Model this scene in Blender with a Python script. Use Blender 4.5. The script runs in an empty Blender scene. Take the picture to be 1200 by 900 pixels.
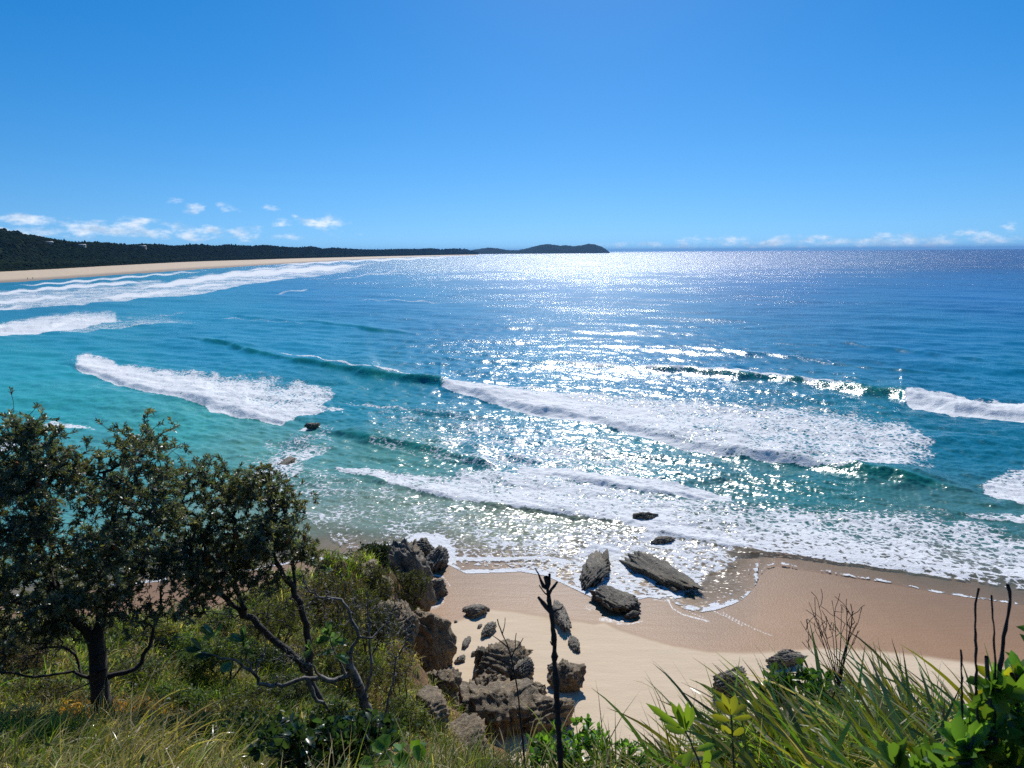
import bpy, math, random
import numpy as np
from mathutils import Matrix, Vector

rng = np.random.default_rng(7)
random.seed(7)
R = math.radians
scene = bpy.context.scene
COL = scene.collection

# ------------------------------------------------------------------ camera
F, CX, CY, H = 796.0, 600.0, 450.0, 20.0          # focal length in photo pixels, camera height over the sea
PITCH, ROLL = math.atan(154.5 / F), R(0.4)
_f = np.array([0, math.cos(PITCH), -math.sin(PITCH)])
_r = np.array([1.0, 0, 0])
_u = np.array([0, math.sin(PITCH), math.cos(PITCH)])
UP = _u * math.cos(ROLL) + _r * math.sin(ROLL)
RT = _r * math.cos(ROLL) - _u * math.sin(ROLL)
FW = _f
cam_d = bpy.data.cameras.new('camera')
cam = bpy.data.objects.new('camera', cam_d)
COL.objects.link(cam)
cam_d.sensor_width = 36
cam_d.lens = 36 * F / 1200
cam_d.clip_start = 0.05
cam_d.clip_end = 90000
cam_d.dof.use_dof = True
cam_d.dof.focus_distance = 40
cam_d.dof.aperture_fstop = 7.0
M = Matrix((( RT[0], UP[0], -FW[0], 0), (RT[1], UP[1], -FW[1], 0), (RT[2], UP[2], -FW[2], H), (0, 0, 0, 1)))
cam.matrix_world = M
scene.camera = cam

# ------------------------------------------------------------------ light
SUN_EL, SUN_AZ = 39.0, 6.5            # azimuth clockwise from +Y
EXPOSURE = 0.3
world = bpy.data.worlds.new('World')
scene.world = world
world.use_nodes = True
wt = world.node_tree
for n in list(wt.nodes):
    wt.nodes.remove(n)


def N(tree, kind, loc=None, **kw):
    n = tree.nodes.new(kind)
    for k, v in kw.items():
        if k.startswith('i_'):
            n.inputs[k[2:].replace('_', ' ')].default_value = v
        else:
            setattr(n, k, v)
    return n


def L(tree, a, b):
    tree.links.new(a, b)


def math_n(t, op, a, b=None, c=None, clamp=False):
    n = t.nodes.new('ShaderNodeMath')
    n.operation = op
    n.use_clamp = clamp
    for i, v in enumerate((a, b, c)):
        if v is None:
            continue
        if isinstance(v, (int, float)):
            n.inputs[i].default_value = v
        else:
            t.links.new(v, n.inputs[i])
    return n.outputs[0]


sky = N(wt, 'ShaderNodeTexSky', sky_type='NISHITA', sun_disc=False, sun_elevation=R(SUN_EL), sun_rotation=R(SUN_AZ),
        altitude=0.0, air_density=1.0, dust_density=0.08, ozone_density=4.0)
tc = N(wt, 'ShaderNodeTexCoord')
lift = N(wt, 'ShaderNodeVectorMath', operation='MULTIPLY_ADD')     # look a little above the horizon's yellow dust band
L(wt, tc.outputs['Generated'], lift.inputs[0]); lift.inputs[1].default_value = (1, 1, .95); lift.inputs[2].default_value = (0, 0, .11)
liftn = N(wt, 'ShaderNodeVectorMath', operation='NORMALIZE'); L(wt, lift.outputs[0], liftn.inputs[0])
L(wt, liftn.outputs[0], sky.inputs['Vector'])
hsv = N(wt, 'ShaderNodeHueSaturation')
hsv.inputs['Saturation'].default_value = 1.4
hsv.inputs['Hue'].default_value = 0.502
L(wt, sky.outputs[0], hsv.inputs['Color'])
# clouds low over the horizon: noise in sky directions, gathered round a few small cumulus
sep = N(wt, 'ShaderNodeSeparateXYZ')
L(wt, tc.outputs['Generated'], sep.inputs[0])
az = math_n(wt, 'ARCTAN2', sep.outputs['X'], sep.outputs['Y'])
el = math_n(wt, 'ARCSINE', sep.outputs['Z'])
cmb = N(wt, 'ShaderNodeCombineXYZ')
L(wt, az, cmb.inputs[0]); L(wt, math_n(wt, 'MULTIPLY', el, 2.2), cmb.inputs[1])
nz1 = N(wt, 'ShaderNodeTexNoise', i_Scale=34.0, i_Detail=9.0, i_Roughness=0.62)
L(wt, cmb.outputs[0], nz1.inputs['Vector'])


def az_el(px, py):
    d = RT * (px - CX) / F - UP * (py - CY) / F + FW
    d = d / np.linalg.norm(d)
    return math.atan2(d[0], d[1]), math.asin(d[2])


# pixel centre, half width, half height, strength
puffs = [(208, 235, 16, 5, .8), (228, 244, 20, 8, 1.0), (262, 243, 18, 9, .9), (317, 244, 15, 8, .95), (345, 253, 8, 4, .6),
         (300, 266, 22, 6, .7), (328, 264, 22, 8, .9), (379, 261, 36, 10, 1.15),
         (18, 259, 62, 10, 1.05), (92, 265, 50, 8, .95), (150, 262, 44, 9, 1.0), (205, 266, 50, 9, .85), (120, 271, 240, 10, 1.0),
         (250, 277, 150, 10, .82), (420, 272, 90, 8, .5),
         (1186, 267, 13, 9, 1.0), (1130, 274, 52, 6, .85), (1040, 277, 70, 6, .8), (960, 279, 80, 6, .78), (870, 281, 90, 6, .75), (800, 282, 60, 6, .72),
         (1000, 284, 420, 10, .92), (1200, 280, 60, 9, .8)]
acc = None
for (px, py, hw, hh, s) in puffs:
    a0, e0 = az_el(px, py)
    hw, hh = hw * .85, hh * .85
    dx = math_n(wt, 'MULTIPLY', math_n(wt, 'SUBTRACT', az, a0), F / hw)
    dy = math_n(wt, 'MULTIPLY', math_n(wt, 'SUBTRACT', el, e0), F / hh)
    d2 = math_n(wt, 'ADD', math_n(wt, 'MULTIPLY', dx, dx), math_n(wt, 'MULTIPLY', dy, dy))
    g = math_n(wt, 'MULTIPLY', math_n(wt, 'EXPONENT', math_n(wt, 'MULTIPLY', d2, -0.9)), s)
    acc = g if acc is None else math_n(wt, 'MAXIMUM', acc, g)
dens = math_n(wt, 'ADD', acc, math_n(wt, 'MULTIPLY', math_n(wt, 'SUBTRACT', nz1.outputs[0], 0.5), 2.6))
mr = N(wt, 'ShaderNodeMapRange', interpolation_type='SMOOTHSTEP')
mr.inputs['From Min'].default_value = 0.5
mr.inputs['From Max'].default_value = 1.35
L(wt, dens, mr.inputs['Value'])
cover = math_n(wt, 'MULTIPLY', mr.outputs[0], math_n(wt, 'MULTIPLY', acc, 1.5, clamp=True))
mixc = N(wt, 'ShaderNodeMix', data_type='RGBA')
L(wt, math_n(wt, 'MULTIPLY', cover, 0.85), mixc.inputs['Factor'])
L(wt, hsv.outputs[0], mixc.inputs[6])
SKY_STRENGTH = 0.09
nz2 = N(wt, 'ShaderNodeTexNoise', i_Scale=40.0, i_Detail=6.0, i_Roughness=0.6)
L(wt, cmb.outputs[0], nz2.inputs['Vector'])
cshade = mixn = N(wt, 'ShaderNodeMix', data_type='RGBA')
mrc = N(wt, 'ShaderNodeMapRange'); mrc.inputs['From Min'].default_value = .38; mrc.inputs['From Max'].default_value = .58
L(wt, nz2.outputs[0], mrc.inputs['Value']); L(wt, mrc.outputs[0], mixn.inputs['Factor'])
mixn.inputs[6].default_value = (.46 / SKY_STRENGTH, .58 / SKY_STRENGTH, .72 / SKY_STRENGTH, 1)
mixn.inputs[7].default_value = (.86 / SKY_STRENGTH, .90 / SKY_STRENGTH, .94 / SKY_STRENGTH, 1)
L(wt, mixn.outputs[2], mixc.inputs[7])
bg = N(wt, 'ShaderNodeBackground', i_Strength=SKY_STRENGTH)
L(wt, mixc.outputs[2], bg.inputs['Color'])
wo = N(wt, 'ShaderNodeOutputWorld')
L(wt, bg.outputs[0], wo.inputs['Surface'])

sun_d = bpy.data.lights.new('sun', 'SUN')
sun_d.energy = 4.0
sun_d.angle = R(0.53)
sun_d.color = (1.0, 0.97, 0.92)
sun = bpy.data.objects.new('sun', sun_d)
COL.objects.link(sun)
S = Vector((math.sin(R(SUN_AZ)) * math.cos(R(SUN_EL)), math.cos(R(SUN_AZ)) * math.cos(R(SUN_EL)), math.sin(R(SUN_EL))))
sun.rotation_euler = S.to_track_quat('Z', 'Y').to_euler()
sun.location = (0, 0, 60)

scene.view_settings.view_transform = 'Standard'
scene.view_settings.look = 'None'
scene.view_settings.exposure = EXPOSURE
scene.view_settings.gamma = 1.0
scene.view_settings.use_curve_mapping = False
scene.render.engine = 'CYCLES'
scene.cycles.use_denoising = False
scene.cycles.max_bounces = 6
scene.cycles.transparent_max_bounces = 12
scene.cycles.sample_clamp_indirect = 4.0
scene.cycles.caustics_reflective = False
scene.cycles.caustics_refractive = False


# ------------------------------------------------------------------ projection between photo pixels and places
def ray(px, py):
    px = np.asarray(px, float)[..., None]; py = np.asarray(py, float)[..., None]
    return RT * (px - CX) / F - UP * (py - CY) / F + FW


CAMP = np.array([0, 0, H])


def at_z(px, py, z=0.0):
    d = ray(px, py)
    return CAMP + d * ((z - H) / d[..., 2:3])


def at_D(px, py, D):
    d = ray(px, py)
    return CAMP + d * (np.asarray(D, float)[..., None] / d[..., 1:2])


def proj(P):
    q = P - CAMP
    w = q @ FW
    w = np.where(np.abs(w) < 1e-3, 1e-3, w)
    return CX + F * (q @ RT) / w, CY - F * (q @ UP) / w


def srgb(r, g, b):
    c = np.array([r, g, b], float) / 255
    return np.where(c <= 0.04045, c / 12.92, ((c + 0.055) / 1.055) ** 2.4)


def smooth(a, b, x):
    t = np.clip((x - a) / (b - a), 0, 1)
    return t * t * (3 - 2 * t)


# ------------------------------------------------------------------ noise (vectorised gradient noise)
_perm = rng.permutation(512)
_g = rng.normal(size=(512, 3)); _g /= np.linalg.norm(_g, axis=1)[:, None]


def perlin(p):
    p = np.asarray(p, float)
    i = np.floor(p).astype(int)
    f = p - i
    w = f * f * f * (f * (f * 6 - 15) + 10)
    out = 0
    for dx in (0, 1):
        for dy in (0, 1):
            for dz in (0, 1):
                h = _perm[(_perm[(_perm[(i[..., 0] + dx) & 511] + i[..., 1] + dy) & 511] + i[..., 2] + dz) & 511]
                g = _g[h]
                d = g[..., 0] * (f[..., 0] - dx) + g[..., 1] * (f[..., 1] - dy) + g[..., 2] * (f[..., 2] - dz)
                wt_ = (w[..., 0] if dx else 1 - w[..., 0]) * (w[..., 1] if dy else 1 - w[..., 1]) * (w[..., 2] if dz else 1 - w[..., 2])
                out = out + d * wt_
    return out * 1.6


def fbm(p, oct=4, gain=.5):
    a, s, t = 1.0, 0, 0
    p = np.asarray(p, float)
    for _ in range(oct):
        s = s + a * perlin(p); t += a
        p = p * 2.03 + 17.3; a *= gain
    return s / t


def noise2(x, y, s, oct=3, off=0.0):
    return fbm(np.stack([x * s + off, y * s - off, np.full_like(x, off * .37)], -1), oct)


# ------------------------------------------------------------------ mesh helpers
def mesh(name, V, faces=None, mat=None, parent=None, attrs=None, smooth_=True, quads=None, tris=None, matidx=None):
    """ONE mesh object from arrays; quads / tris are index arrays."""
    me = bpy.data.meshes.new(name)
    V = np.asarray(V, np.float32)
    me.vertices.add(len(V))
    me.vertices.foreach_set('co', V.ravel())
    loops, starts, n = [], [], 0
    for arr, k in ((quads, 4), (tris, 3)):
        if arr is not None and len(arr):
            arr = np.asarray(arr, np.int32)
            loops.append(arr.ravel())
            starts.append(n + np.arange(len(arr), dtype=np.int32) * k)
            n += arr.size
    loops = np.concatenate(loops); starts = np.concatenate(starts)
    me.loops.add(len(loops))
    me.loops.foreach_set('vertex_index', loops)
    me.polygons.add(len(starts))
    me.polygons.foreach_set('loop_start', starts)
    me.update(calc_edges=True)
    if smooth_:
        me.polygons.foreach_set('use_smooth', np.ones(len(starts), bool))
    for k, a in (attrs or {}).items():
        a = np.asarray(a, np.float32)
        if a.ndim == 1:
            at = me.attributes.new(k, 'FLOAT', 'POINT'); at.data.foreach_set('value', a)
        else:
            at = me.attributes.new(k, 'FLOAT_COLOR', 'POINT')
            c = np.ones((len(a), 4), np.float32); c[:, :3] = a
            at.data.foreach_set('color', c.ravel())
    me.validate()
    if mat:
        me.materials.append(mat)
    o = bpy.data.objects.new(name, me)
    COL.objects.link(o)
    if parent:
        o.parent = parent
    return o


def grid_quads(nr, nc):
    i = np.arange(nr - 1)[:, None] * nc + np.arange(nc - 1)[None]
    return np.stack([i, i + 1, i + nc + 1, i + nc], -1).reshape(-1, 4)


def tag(o, label=None, cat=None, group=None, kind=None):
    if label: o['label'] = label
    if cat: o['category'] = cat
    if group: o['group'] = group
    if kind: o['kind'] = kind
    return o


def thing(name, loc, label, cat, group=None):
    o = bpy.data.objects.new(name, None)
    COL.objects.link(o)
    o.location = tuple(float(a) for a in loc)
    o.empty_display_size = .2
    return tag(o, label, cat, group)


def new_mat(name):
    m = bpy.data.materials.new(name)
    m.use_nodes = True
    t = m.node_tree
    for n in list(t.nodes):
        t.nodes.remove(n)
    out = t.nodes.new('ShaderNodeOutputMaterial')
    return m, t, out


def attr(t, name):
    return N(t, 'ShaderNodeAttribute', attribute_name=name)


def maprange(t, v, a, b, c=0.0, d=1.0, smoothstep=False):
    n = t.nodes.new('ShaderNodeMapRange')
    if smoothstep: n.interpolation_type = 'SMOOTHSTEP'
    for i, x in enumerate((v, a, b, c, d)):
        if isinstance(x, (int, float)): n.inputs[i].default_value = x
        else: t.links.new(x, n.inputs[i])
    return n.outputs[0]


def mixrgb(t, fac, a, b, blend='MIX'):
    n = t.nodes.new('ShaderNodeMix'); n.data_type = 'RGBA'; n.blend_type = blend
    for i, x in ((0, fac), (6, a), (7, b)):
        if isinstance(x, (int, float)): n.inputs[i].default_value = x
        elif isinstance(x, (tuple, list)): n.inputs[i].default_value = tuple(x) + (1,) * (4 - len(x))
        else: t.links.new(x, n.inputs[i])
    return n.outputs[2]


def noise_n(t, vec, scale, detail=4.0, rough=.55, dist=0.0):
    n = N(t, 'ShaderNodeTexNoise', i_Scale=scale, i_Detail=detail, i_Roughness=rough, i_Distortion=dist)
    if vec is not None: t.links.new(vec, n.inputs['Vector'])
    return n


# ------------------------------------------------------------------ beach heights
_edge_lin = np.array([(-400, 720), (0, 700), (200, 676), (360, 655), (530, 662), (700, 688), (860, 700), (1000, 690), (1200, 705), (1500, 730), (1800, 760)], float)
_ew = at_z(_edge_lin[:, 0], _edge_lin[:, 1], 0.0)
_o = np.argsort(_ew[:, 0]); _ew = _ew[_o]


def sand_z(x, y):
    ye = np.interp(x, _ew[:, 0], _ew[:, 1])
    return np.clip(0.045 * (ye - y), -1.5, 1.3)


# water's edge in photo pixels (lobes of the last swash)
EDGE = np.array([(-600, 735), (-300, 720), (0, 700), (100, 690), (200, 680), (300, 668), (360, 656), (420, 653), (480, 653), (520, 659), (532, 665), (545, 672), (575, 671),
                 (610, 669), (640, 674), (660, 684), (680, 694), (700, 704), (730, 708), (760, 700), (785, 704), (800, 714), (820, 719), (839, 716),
                 (858, 709), (871, 702), (880, 693), (886, 684), (890, 673), (897, 664), (910, 659), (962, 668), (1000, 675), (1042, 682), (1100, 694), (1150, 702), (1200, 709),
                 (1400, 740), (1900, 800)], float)


def v_edge(u):
    return np.interp(u, EDGE[:, 0], EDGE[:, 1])


def curve(pts, u):
    a = np.array(pts, float)
    return np.interp(u, a[:, 0], a[:, 1])
# ================================================================== SEA
def build_sea():
    na = 1500
    th = np.radians(np.linspace(-58, 50, na))
    a = np.concatenate([np.linspace(36, 1.2, 760), np.degrees(np.arctan(H / np.geomspace(H / math.tan(R(1.15)), 45000, 60)))])
    rr = H / np.tan(np.radians(a))
    rr[0] = 22
    TH, RR = np.meshgrid(th, rr)
    X, Y = RR * np.sin(TH), RR * np.cos(TH)
    nr = len(rr)
    P = np.stack([X, Y, np.zeros_like(X)], -1)
    U, V = proj(P)
    U = np.clip(U, -900, 2100)
    dr = np.gradient(rr)[:, None] + 0 * X
    # --- open-sea chop, only as fine as the mesh can carry
    Z = np.zeros_like(X)
    g2 = np.random.default_rng(3)
    for lam in np.geomspace(0.45, 34, 46):
        ang = R(198) + g2.normal() * (.75 if lam < 6 else .3)      # travelling towards the shore
        k = 2 * math.pi / lam
        ph = g2.uniform(0, 6.28)
        amp = 0.011 * lam ** .62 * (1 if lam < 8 else .72)
        w = smooth(1.6, 3.2, lam / np.maximum(dr, .05))
        if lam < 12:
            pat = 1
        Z += amp * w * np.sin(k * (X * math.sin(ang) + Y * math.cos(ang)) + ph + 1.4 * np.sin(k * .31 * (X * math.cos(ang + .5) + Y * math.sin(ang)) + ph * 2))
    # calm down to the shore
    depth_px = v_edge(U) - V
    shallow = smooth(0, 150, depth_px)
    Z *= .25 + .75 * shallow
    far = smooth(400, 1500, RR)
    # --- breaking waves: crest line, height along it
    face = np.zeros_like(X)
    waves = [
        ([(60, 424), (84, 428), (140, 446), (185, 458), (240, 470), (290, 485), (330, 492), (362, 499)], [(60, 0), (90, .6), (185, .85), (300, .8), (340, .5), (362, 0)]),
        ([(190, 392), (265, 404), (350, 424), (440, 439), (515, 451), (580, 467), (620, 479), (700, 492), (760, 507), (820, 521), (870, 531), (920, 538), (980, 547), (1050, 561), (1100, 570), (1160, 580)],
         [(190, 0), (265, .9), (440, 1.35), (515, 1.4), (560, 1.0), (620, .85), (760, .8), (860, .95), (920, 1.25), (1000, 1.25), (1100, .8), (1160, 0)]),
        ([(540, 418), (640, 425), (720, 431), (800, 436), (860, 441), (920, 446), (1000, 456), (1055, 464), (1120, 479), (1200, 487), (1400, 506), (1700, 540)],
         [(540, 0), (640, .5), (800, 1.0), (1000, 1.35), (1060, 1.4), (1200, 1.2), (1700, 1)]),
        ([(350, 500), (400, 508), (450, 516), (500, 526), (560, 541), (595, 550)], [(350, 0), (400, .6), (450, .75), (560, .85), (595, .1)]),
        ([(630, 553), (700, 566), (760, 574), (870, 586)], [(630, 0), (680, .4), (800, .4), (870, 0)]),
        ([(385, 549), (440, 561), (480, 574), (520, 583), (560, 589), (620, 597), (680, 606), (740, 614), (790, 630), (840, 640), (900, 645), (962, 650), (1042, 663), (1200, 680), (1500, 715)],
         [(385, 0), (440, .22), (620, .28), (900, .2), (1500, .2)]),
        ([(-100, 384), (0, 387), (60, 382), (110, 372), (155, 366)], [(-100, .8), (60, .8), (155, 0)]),
        ([(180, 366), (300, 372), (420, 384), (560, 398)], [(180, 0), (300, .5), (460, .6), (560, 0)]),
        ([(900, 395), (1000, 404), (1100, 416), (1250, 432), (1500, 460)], [(900, 0), (1000, .35), (1500, .5)]),
        ([(700, 405), (800, 408), (900, 416), (1040, 432), (1250, 455)], [(700, 0), (800, .35), (950, .4), (1250, .3)]),
    ]
    for cpts, hpts in waves:
        wob = 1.2 * np.sin(U * .045) + .8 * np.sin(U * .13 + 1)
        vc = curve(cpts, U) + wob * (.6)
        h = curve(hpts, U) * (1 + .22 * np.sin(U * .031 + .7) + .12 * np.sin(U * .09))
        u0, u1 = cpts[0][0], cpts[-1][0]
        h = h * smooth(u0 - 1, u0 + 25, U) * (1 - smooth(u1 - 25, u1 + 1, U))
        ang = PITCH + np.arctan((vc - CY) / F) + 1e-4
        # depression angle along the same azimuth: use the pixel relation on the ground plane
        rc = RR * np.tan(np.maximum(PITCH + np.arctan((V - CY) / F), .004)) / np.tan(np.maximum(ang, .004))
        d = RR - rc
        slope = np.gradient(rc, axis=1) / np.maximum(np.gradient(TH, axis=1) * RR, 1e-3)
        d = d / np.sqrt(1 + np.clip(slope, -3, 3) ** 2)
        h = h * .66; wf = 1.15 * h + .25; wb = 7.5 * h + .6
        prof = np.where(d < 0, np.exp(-(d / wf) ** 2), np.exp(-(d / wb) ** 2))
        trough = -.22 * np.exp(-((d + 3.2 * h + .3) / (2.2 * h + .3)) ** 2)
        Z += h * (prof + trough)
        face = np.maximum(face, smooth(.15, .6, h) * np.exp(-((d + .7 * h) / (1.05 * h + .15)) ** 2))
    # --- foam cover
    foam = np.zeros_like(X)
    patches = [
        # lo, hi, intensity along u, intensity at the back edge, gamma
        ([(84, 431), (140, 450), (185, 462), (240, 474), (247, 482), (290, 489), (330, 495), (352, 488), (412, 478)],
         [(84, 417), (100, 413), (140, 426), (200, 432), (300, 437), (370, 447), (412, 462)], [(84, .9), (200, .78), (300, .70), (410, .60)], .84, .7),
        ([(513, 453), (540, 461), (580, 472), (620, 485), (660, 491), (700, 497), (760, 513), (820, 528), (870, 537), (920, 542), (980, 548), (1050, 553), (1130, 548)],
         [(513, 448), (560, 454), (620, 457), (700, 460), (800, 463), (900, 468), (1000, 476), (1060, 488), (1130, 530)],
         [(513, 1.0), (600, .82), (700, .69), (820, .64), (920, .62), (1000, .61), (1080, .58), (1125, .46)], .94, 1),
        ([(1056, 468), (1070, 477), (1120, 485), (1200, 493), (1400, 510), (1700, 545)], [(1056, 462), (1120, 467), (1200, 475), (1400, 490), (1700, 520)], [(1056, 1.1), (1700, 1.05)], .95, 1),
        ([(385, 550), (440, 562), (480, 575), (520, 584), (560, 590), (620, 598), (680, 607), (740, 615), (790, 631), (840, 641), (900, 646), (962, 651), (1042, 664), (1200, 681), (1500, 716)],
         [(385, 548), (450, 551), (520, 553), (570, 546), (640, 549), (700, 560), (760, 570), (870, 588), (950, 588), (1050, 592), (1130, 602), (1200, 625), (1500, 670)],
         [(385, .64), (480, .68), (700, .68), (850, .64), (1000, .60), (1200, .57), (1500, .55)], .88, 1),
        ([(600, 556), (640, 558), (700, 567), (760, 576), (870, 588)], [(600, 548), (640, 547), (700, 553), (760, 560), (870, 582)], [(600, .9), (640, 1.05), (860, 1.0), (870, .8)], .95, 1),
        ([(1145, 577), (1200, 592), (1400, 640)], [(1145, 568), (1170, 552), (1200, 545), (1400, 540)], [(1145, .6), (1200, .70), (1400, .7)], .85, 1),
        ([(1120, 606), (1200, 615), (1400, 650)], [(1120, 598), (1200, 602), (1400, 630)], [(1120, .5), (1200, .66), (1400, .6)], .8, 1),
        ([(420, 515), (500, 535), (580, 548), (640, 548), (760, 556), (820, 545)], [(420, 470), (520, 466), (620, 486), (700, 498), (760, 515), (820, 530)], [(420, .38), (560, .47), (700, .48), (820, .36)], .86, 1),
        ([(740, 590), (900, 645), (1200, 690), (1500, 720)], [(740, 575), (900, 585), (1200, 590), (1500, 600)], [(740, .6), (1500, .55)], .42, 1),
        ([(300, 560), (400, 640), (600, 668), (700, 700), (880, 660), (900, 645)], [(300, 500), (400, 545), (600, 592), (700, 608), (880, 640), (900, 640)], [(300, .44), (450, .43), (600, .49), (900, .53)], .95, 1),
        ([(220, 600), (300, 560), (345, 545), (400, 520)], [(220, 560), (300, 505), (345, 495), (400, 478)], [(220, .3), (300, .46), (360, .62), (400, .4)], .45, 1),
        ([(-60, 394), (0, 394), (60, 389), (110, 381), (157, 373)], [(-60, 379), (0, 377), (60, 366), (100, 362), (157, 365)], [(-60, 1.0), (60, .85), (157, .6)], .62, 1),
        ([(-60, 368), (60, 359), (150, 351), (230, 345), (300, 331), (380, 322), (450, 313)], [(-60, 343), (60, 336), (200, 327), (300, 316), (380, 310), (450, 306)], [(-60, .52), (150, .55), (300, .56), (450, .5)], .95, 1),
        ([(60, 392), (200, 378), (260, 376)], [(60, 372), (160, 360), (260, 372)], [(60, .5), (200, .5), (260, .2)], .4, 1),
        ([(-60, 560), (60, 500), (120, 503)], [(-60, 540), (60, 492), (120, 498)], [(-60, .8), (60, .75), (120, .5)], .6, 1),
    ]
    wobf = noise2(U, V * 1.6, .06, 4, 15.1)
    wobn = noise2(U, V * .3, .035, 3, 5.1)
    for lo, hi, ipts, iback, gm in patches:
        u0, u1 = lo[0][0], lo[-1][0]
        wob = 2.2 * wobn * (1 if u1 - u0 > 60 else .4)
        big_ = u1 - u0 > 200
        vl, vh = curve(lo, U) + wob, curve(hi, U) + wob * 1.5 + (6 * wobf * np.clip((curve(lo, U) - curve(hi, U)) / 30, 0, 1.6) if big_ else 0)
        t = (V - vh) / np.maximum(vl - vh, 1.0)
        inten = curve(ipts, U) * smooth(u0 - 4, u0 + 14, U) * (1 - smooth(u1 - (.10 * (u1 - u0) if big_ else 14), u1 + 4, U + (45 * wobf if big_ else 0)))
        val = (iback + (1 - iback) * np.clip(t, 0, 1) ** gm) * inten
        val *= (smooth(-.30, .30, t) if big_ else smooth(-.12, .12, t)) * (1 - smooth(1.0, 1.0 + 1.6 / np.maximum(vl - vh, 1.0), t))
        foam = np.maximum(foam, val)
    streaks = [([(385, 549), (440, 560), (480, 572), (520, 581), (560, 587), (620, 594), (680, 603), (740, 611), (790, 627), (840, 637), (900, 642), (962, 647), (1042, 660), (1200, 676), (1500, 712)], 6, .85),
               ([(84, 424), (140, 444), (185, 456), (240, 470), (290, 484), (335, 491)], 7, .95), ([(513, 450), (540, 457), (580, 468), (620, 479), (660, 486), (700, 494)], 7, 1.0),
               ([(-80, 358), (0, 354), (50, 350), (100, 345)], 5, .95), ([(118, 349), (165, 346), (207, 341)], 6, 1.05), ([(-60, 348), (0, 344), (60, 338), (140, 332), (200, 328)], 5, .85),
               ([(140, 341), (200, 333), (267, 323), (330, 318), (400, 313), (450, 308)], 8, 1.0), ([(217, 338), (240, 335), (265, 332)], 3, .9), ([(-60, 364), (0, 362), (40, 358)], 4, .8),
               ([(300, 312), (400, 306), (480, 303), (560, 299.5)], 3, .9), ([(320, 345), (345, 341), (365, 338)], 4, .55), ([(380, 330), (430, 322), (480, 317)], 3, .55),
               ([(230, 325), (300, 316), (380, 309)], 4, .7), ([(0, 336), (80, 331), (160, 324), (260, 316)], 3, .8), ([(130, 372), (200, 369), (240, 366)], 4, .4),
               ([(600, 420), (640, 424), (720, 430), (800, 435), (860, 440), (920, 445), (1000, 455), (1056, 463)], 3.6, .72), ([(300, 410), (355, 420), (380, 426), (440, 437), (515, 450)], 3.0, .66), ([(700, 404), (800, 407), (900, 415), (1040, 431)], 2, .5), ([(240, 372), (300, 375), (380, 381)], 2, .5), ([(400, 352), (470, 352), (540, 356)], 2.4, .52), ([(380, 470), (440, 476), (500, 482), (560, 486)], 4, .55), ([(410, 500), (470, 506), (530, 512)], 4, .5),
               ([(600, 480), (640, 486), (700, 495), (760, 511), (820, 526), (860, 533)], 4, 1.0),
               ([(870, 536), (920, 540), (980, 549), (1040, 559)], 2.2, .62), ([(520, 527), (560, 539), (600, 549)], 5, .6),
               ([(350, 502), (365, 498), (376, 501)], 5, 1.05), ([(322, 548), (334, 540), (340, 533)], 4, .75), ([(280, 560), (320, 553)], 4, .6),
               ([(560, 456), (600, 456), (640, 457), (680, 458)], 4, .6)]
    for pts, w, s in streaks:
        a = np.array(pts, float)
        vc = np.interp(U, a[:, 0], a[:, 1]) + .8 * np.sin(U * .2)
        ww = w * (.75 + .5 * wobn)
        tp = np.clip(smooth(a[0, 0] - 3, a[0, 0] + .22 * (a[-1, 0] - a[0, 0]), U) * (1 - smooth(a[-1, 0] - .25 * (a[-1, 0] - a[0, 0]), a[-1, 0] + 3, U)), .05, 1)
        k = np.clip(1 - np.abs(V - vc) / np.maximum(ww * tp, .4), 0, 1) ** .8 * s * (.55 + .45 * tp)
        k = k * (U > a[0, 0] - 3) * (U < a[-1, 0] + 3)
        foam = np.maximum(foam, k)
    # lace round the rocks that stand in the wash
    for (cu, cv, au, av, s) in [(697, 668, 30, 36, .62), (722, 706, 42, 28, .66), (770, 668, 58, 36, .6), (752, 608, 30, 12, .75), (500, 650, 36, 26, .75), (775, 632, 24, 12, .7), (712, 648, 16, 10, .8), (335, 546, 22, 18, .5)]:
        q = np.sqrt(((U - cu) / au) ** 2 + ((V - cv) / av) ** 2)
        foam = np.maximum(foam, s * np.exp(-(np.maximum(q - .8, 0) / .35) ** 2))
    # foam line at the very edge
    de = v_edge(U) - V
    edge_i = curve([(-600, .5), (360, .7), (520, .8), (545, .95), (640, .95), (690, .8), (780, .55), (830, .95), (885, .8), (900, .5), (962, .62), (1200, .6)], U)
    wide = curve([(-600, 3), (520, 4), (560, 5), (640, 7), (700, 6), (780, 3), (838, 10), (880, 7), (890, 3), (1200, 3)], U) * (1 + .5 * wobn)
    foam = np.maximum(foam, edge_i * (.82 + .6 * wobf) * np.exp(-(de / np.maximum(wide, 1)) ** 2))
    # second, older swash line
    l2 = curve([(530, 655), (580, 655), (640, 653), (700, 665), (760, 676), (800, 690), (835, 705), (870, 690), (880, 660)], U)
    foam = np.maximum(foam, np.where((U > 520) & (U < 880), .72 * np.exp(-((V - l2) / 4) ** 2) * (1 - smooth(690, 720, U) * .35), 0))
    foam *= 1 + .18 * noise2(X, Y, .16, 3, 3.0) * (1 - far)
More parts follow.
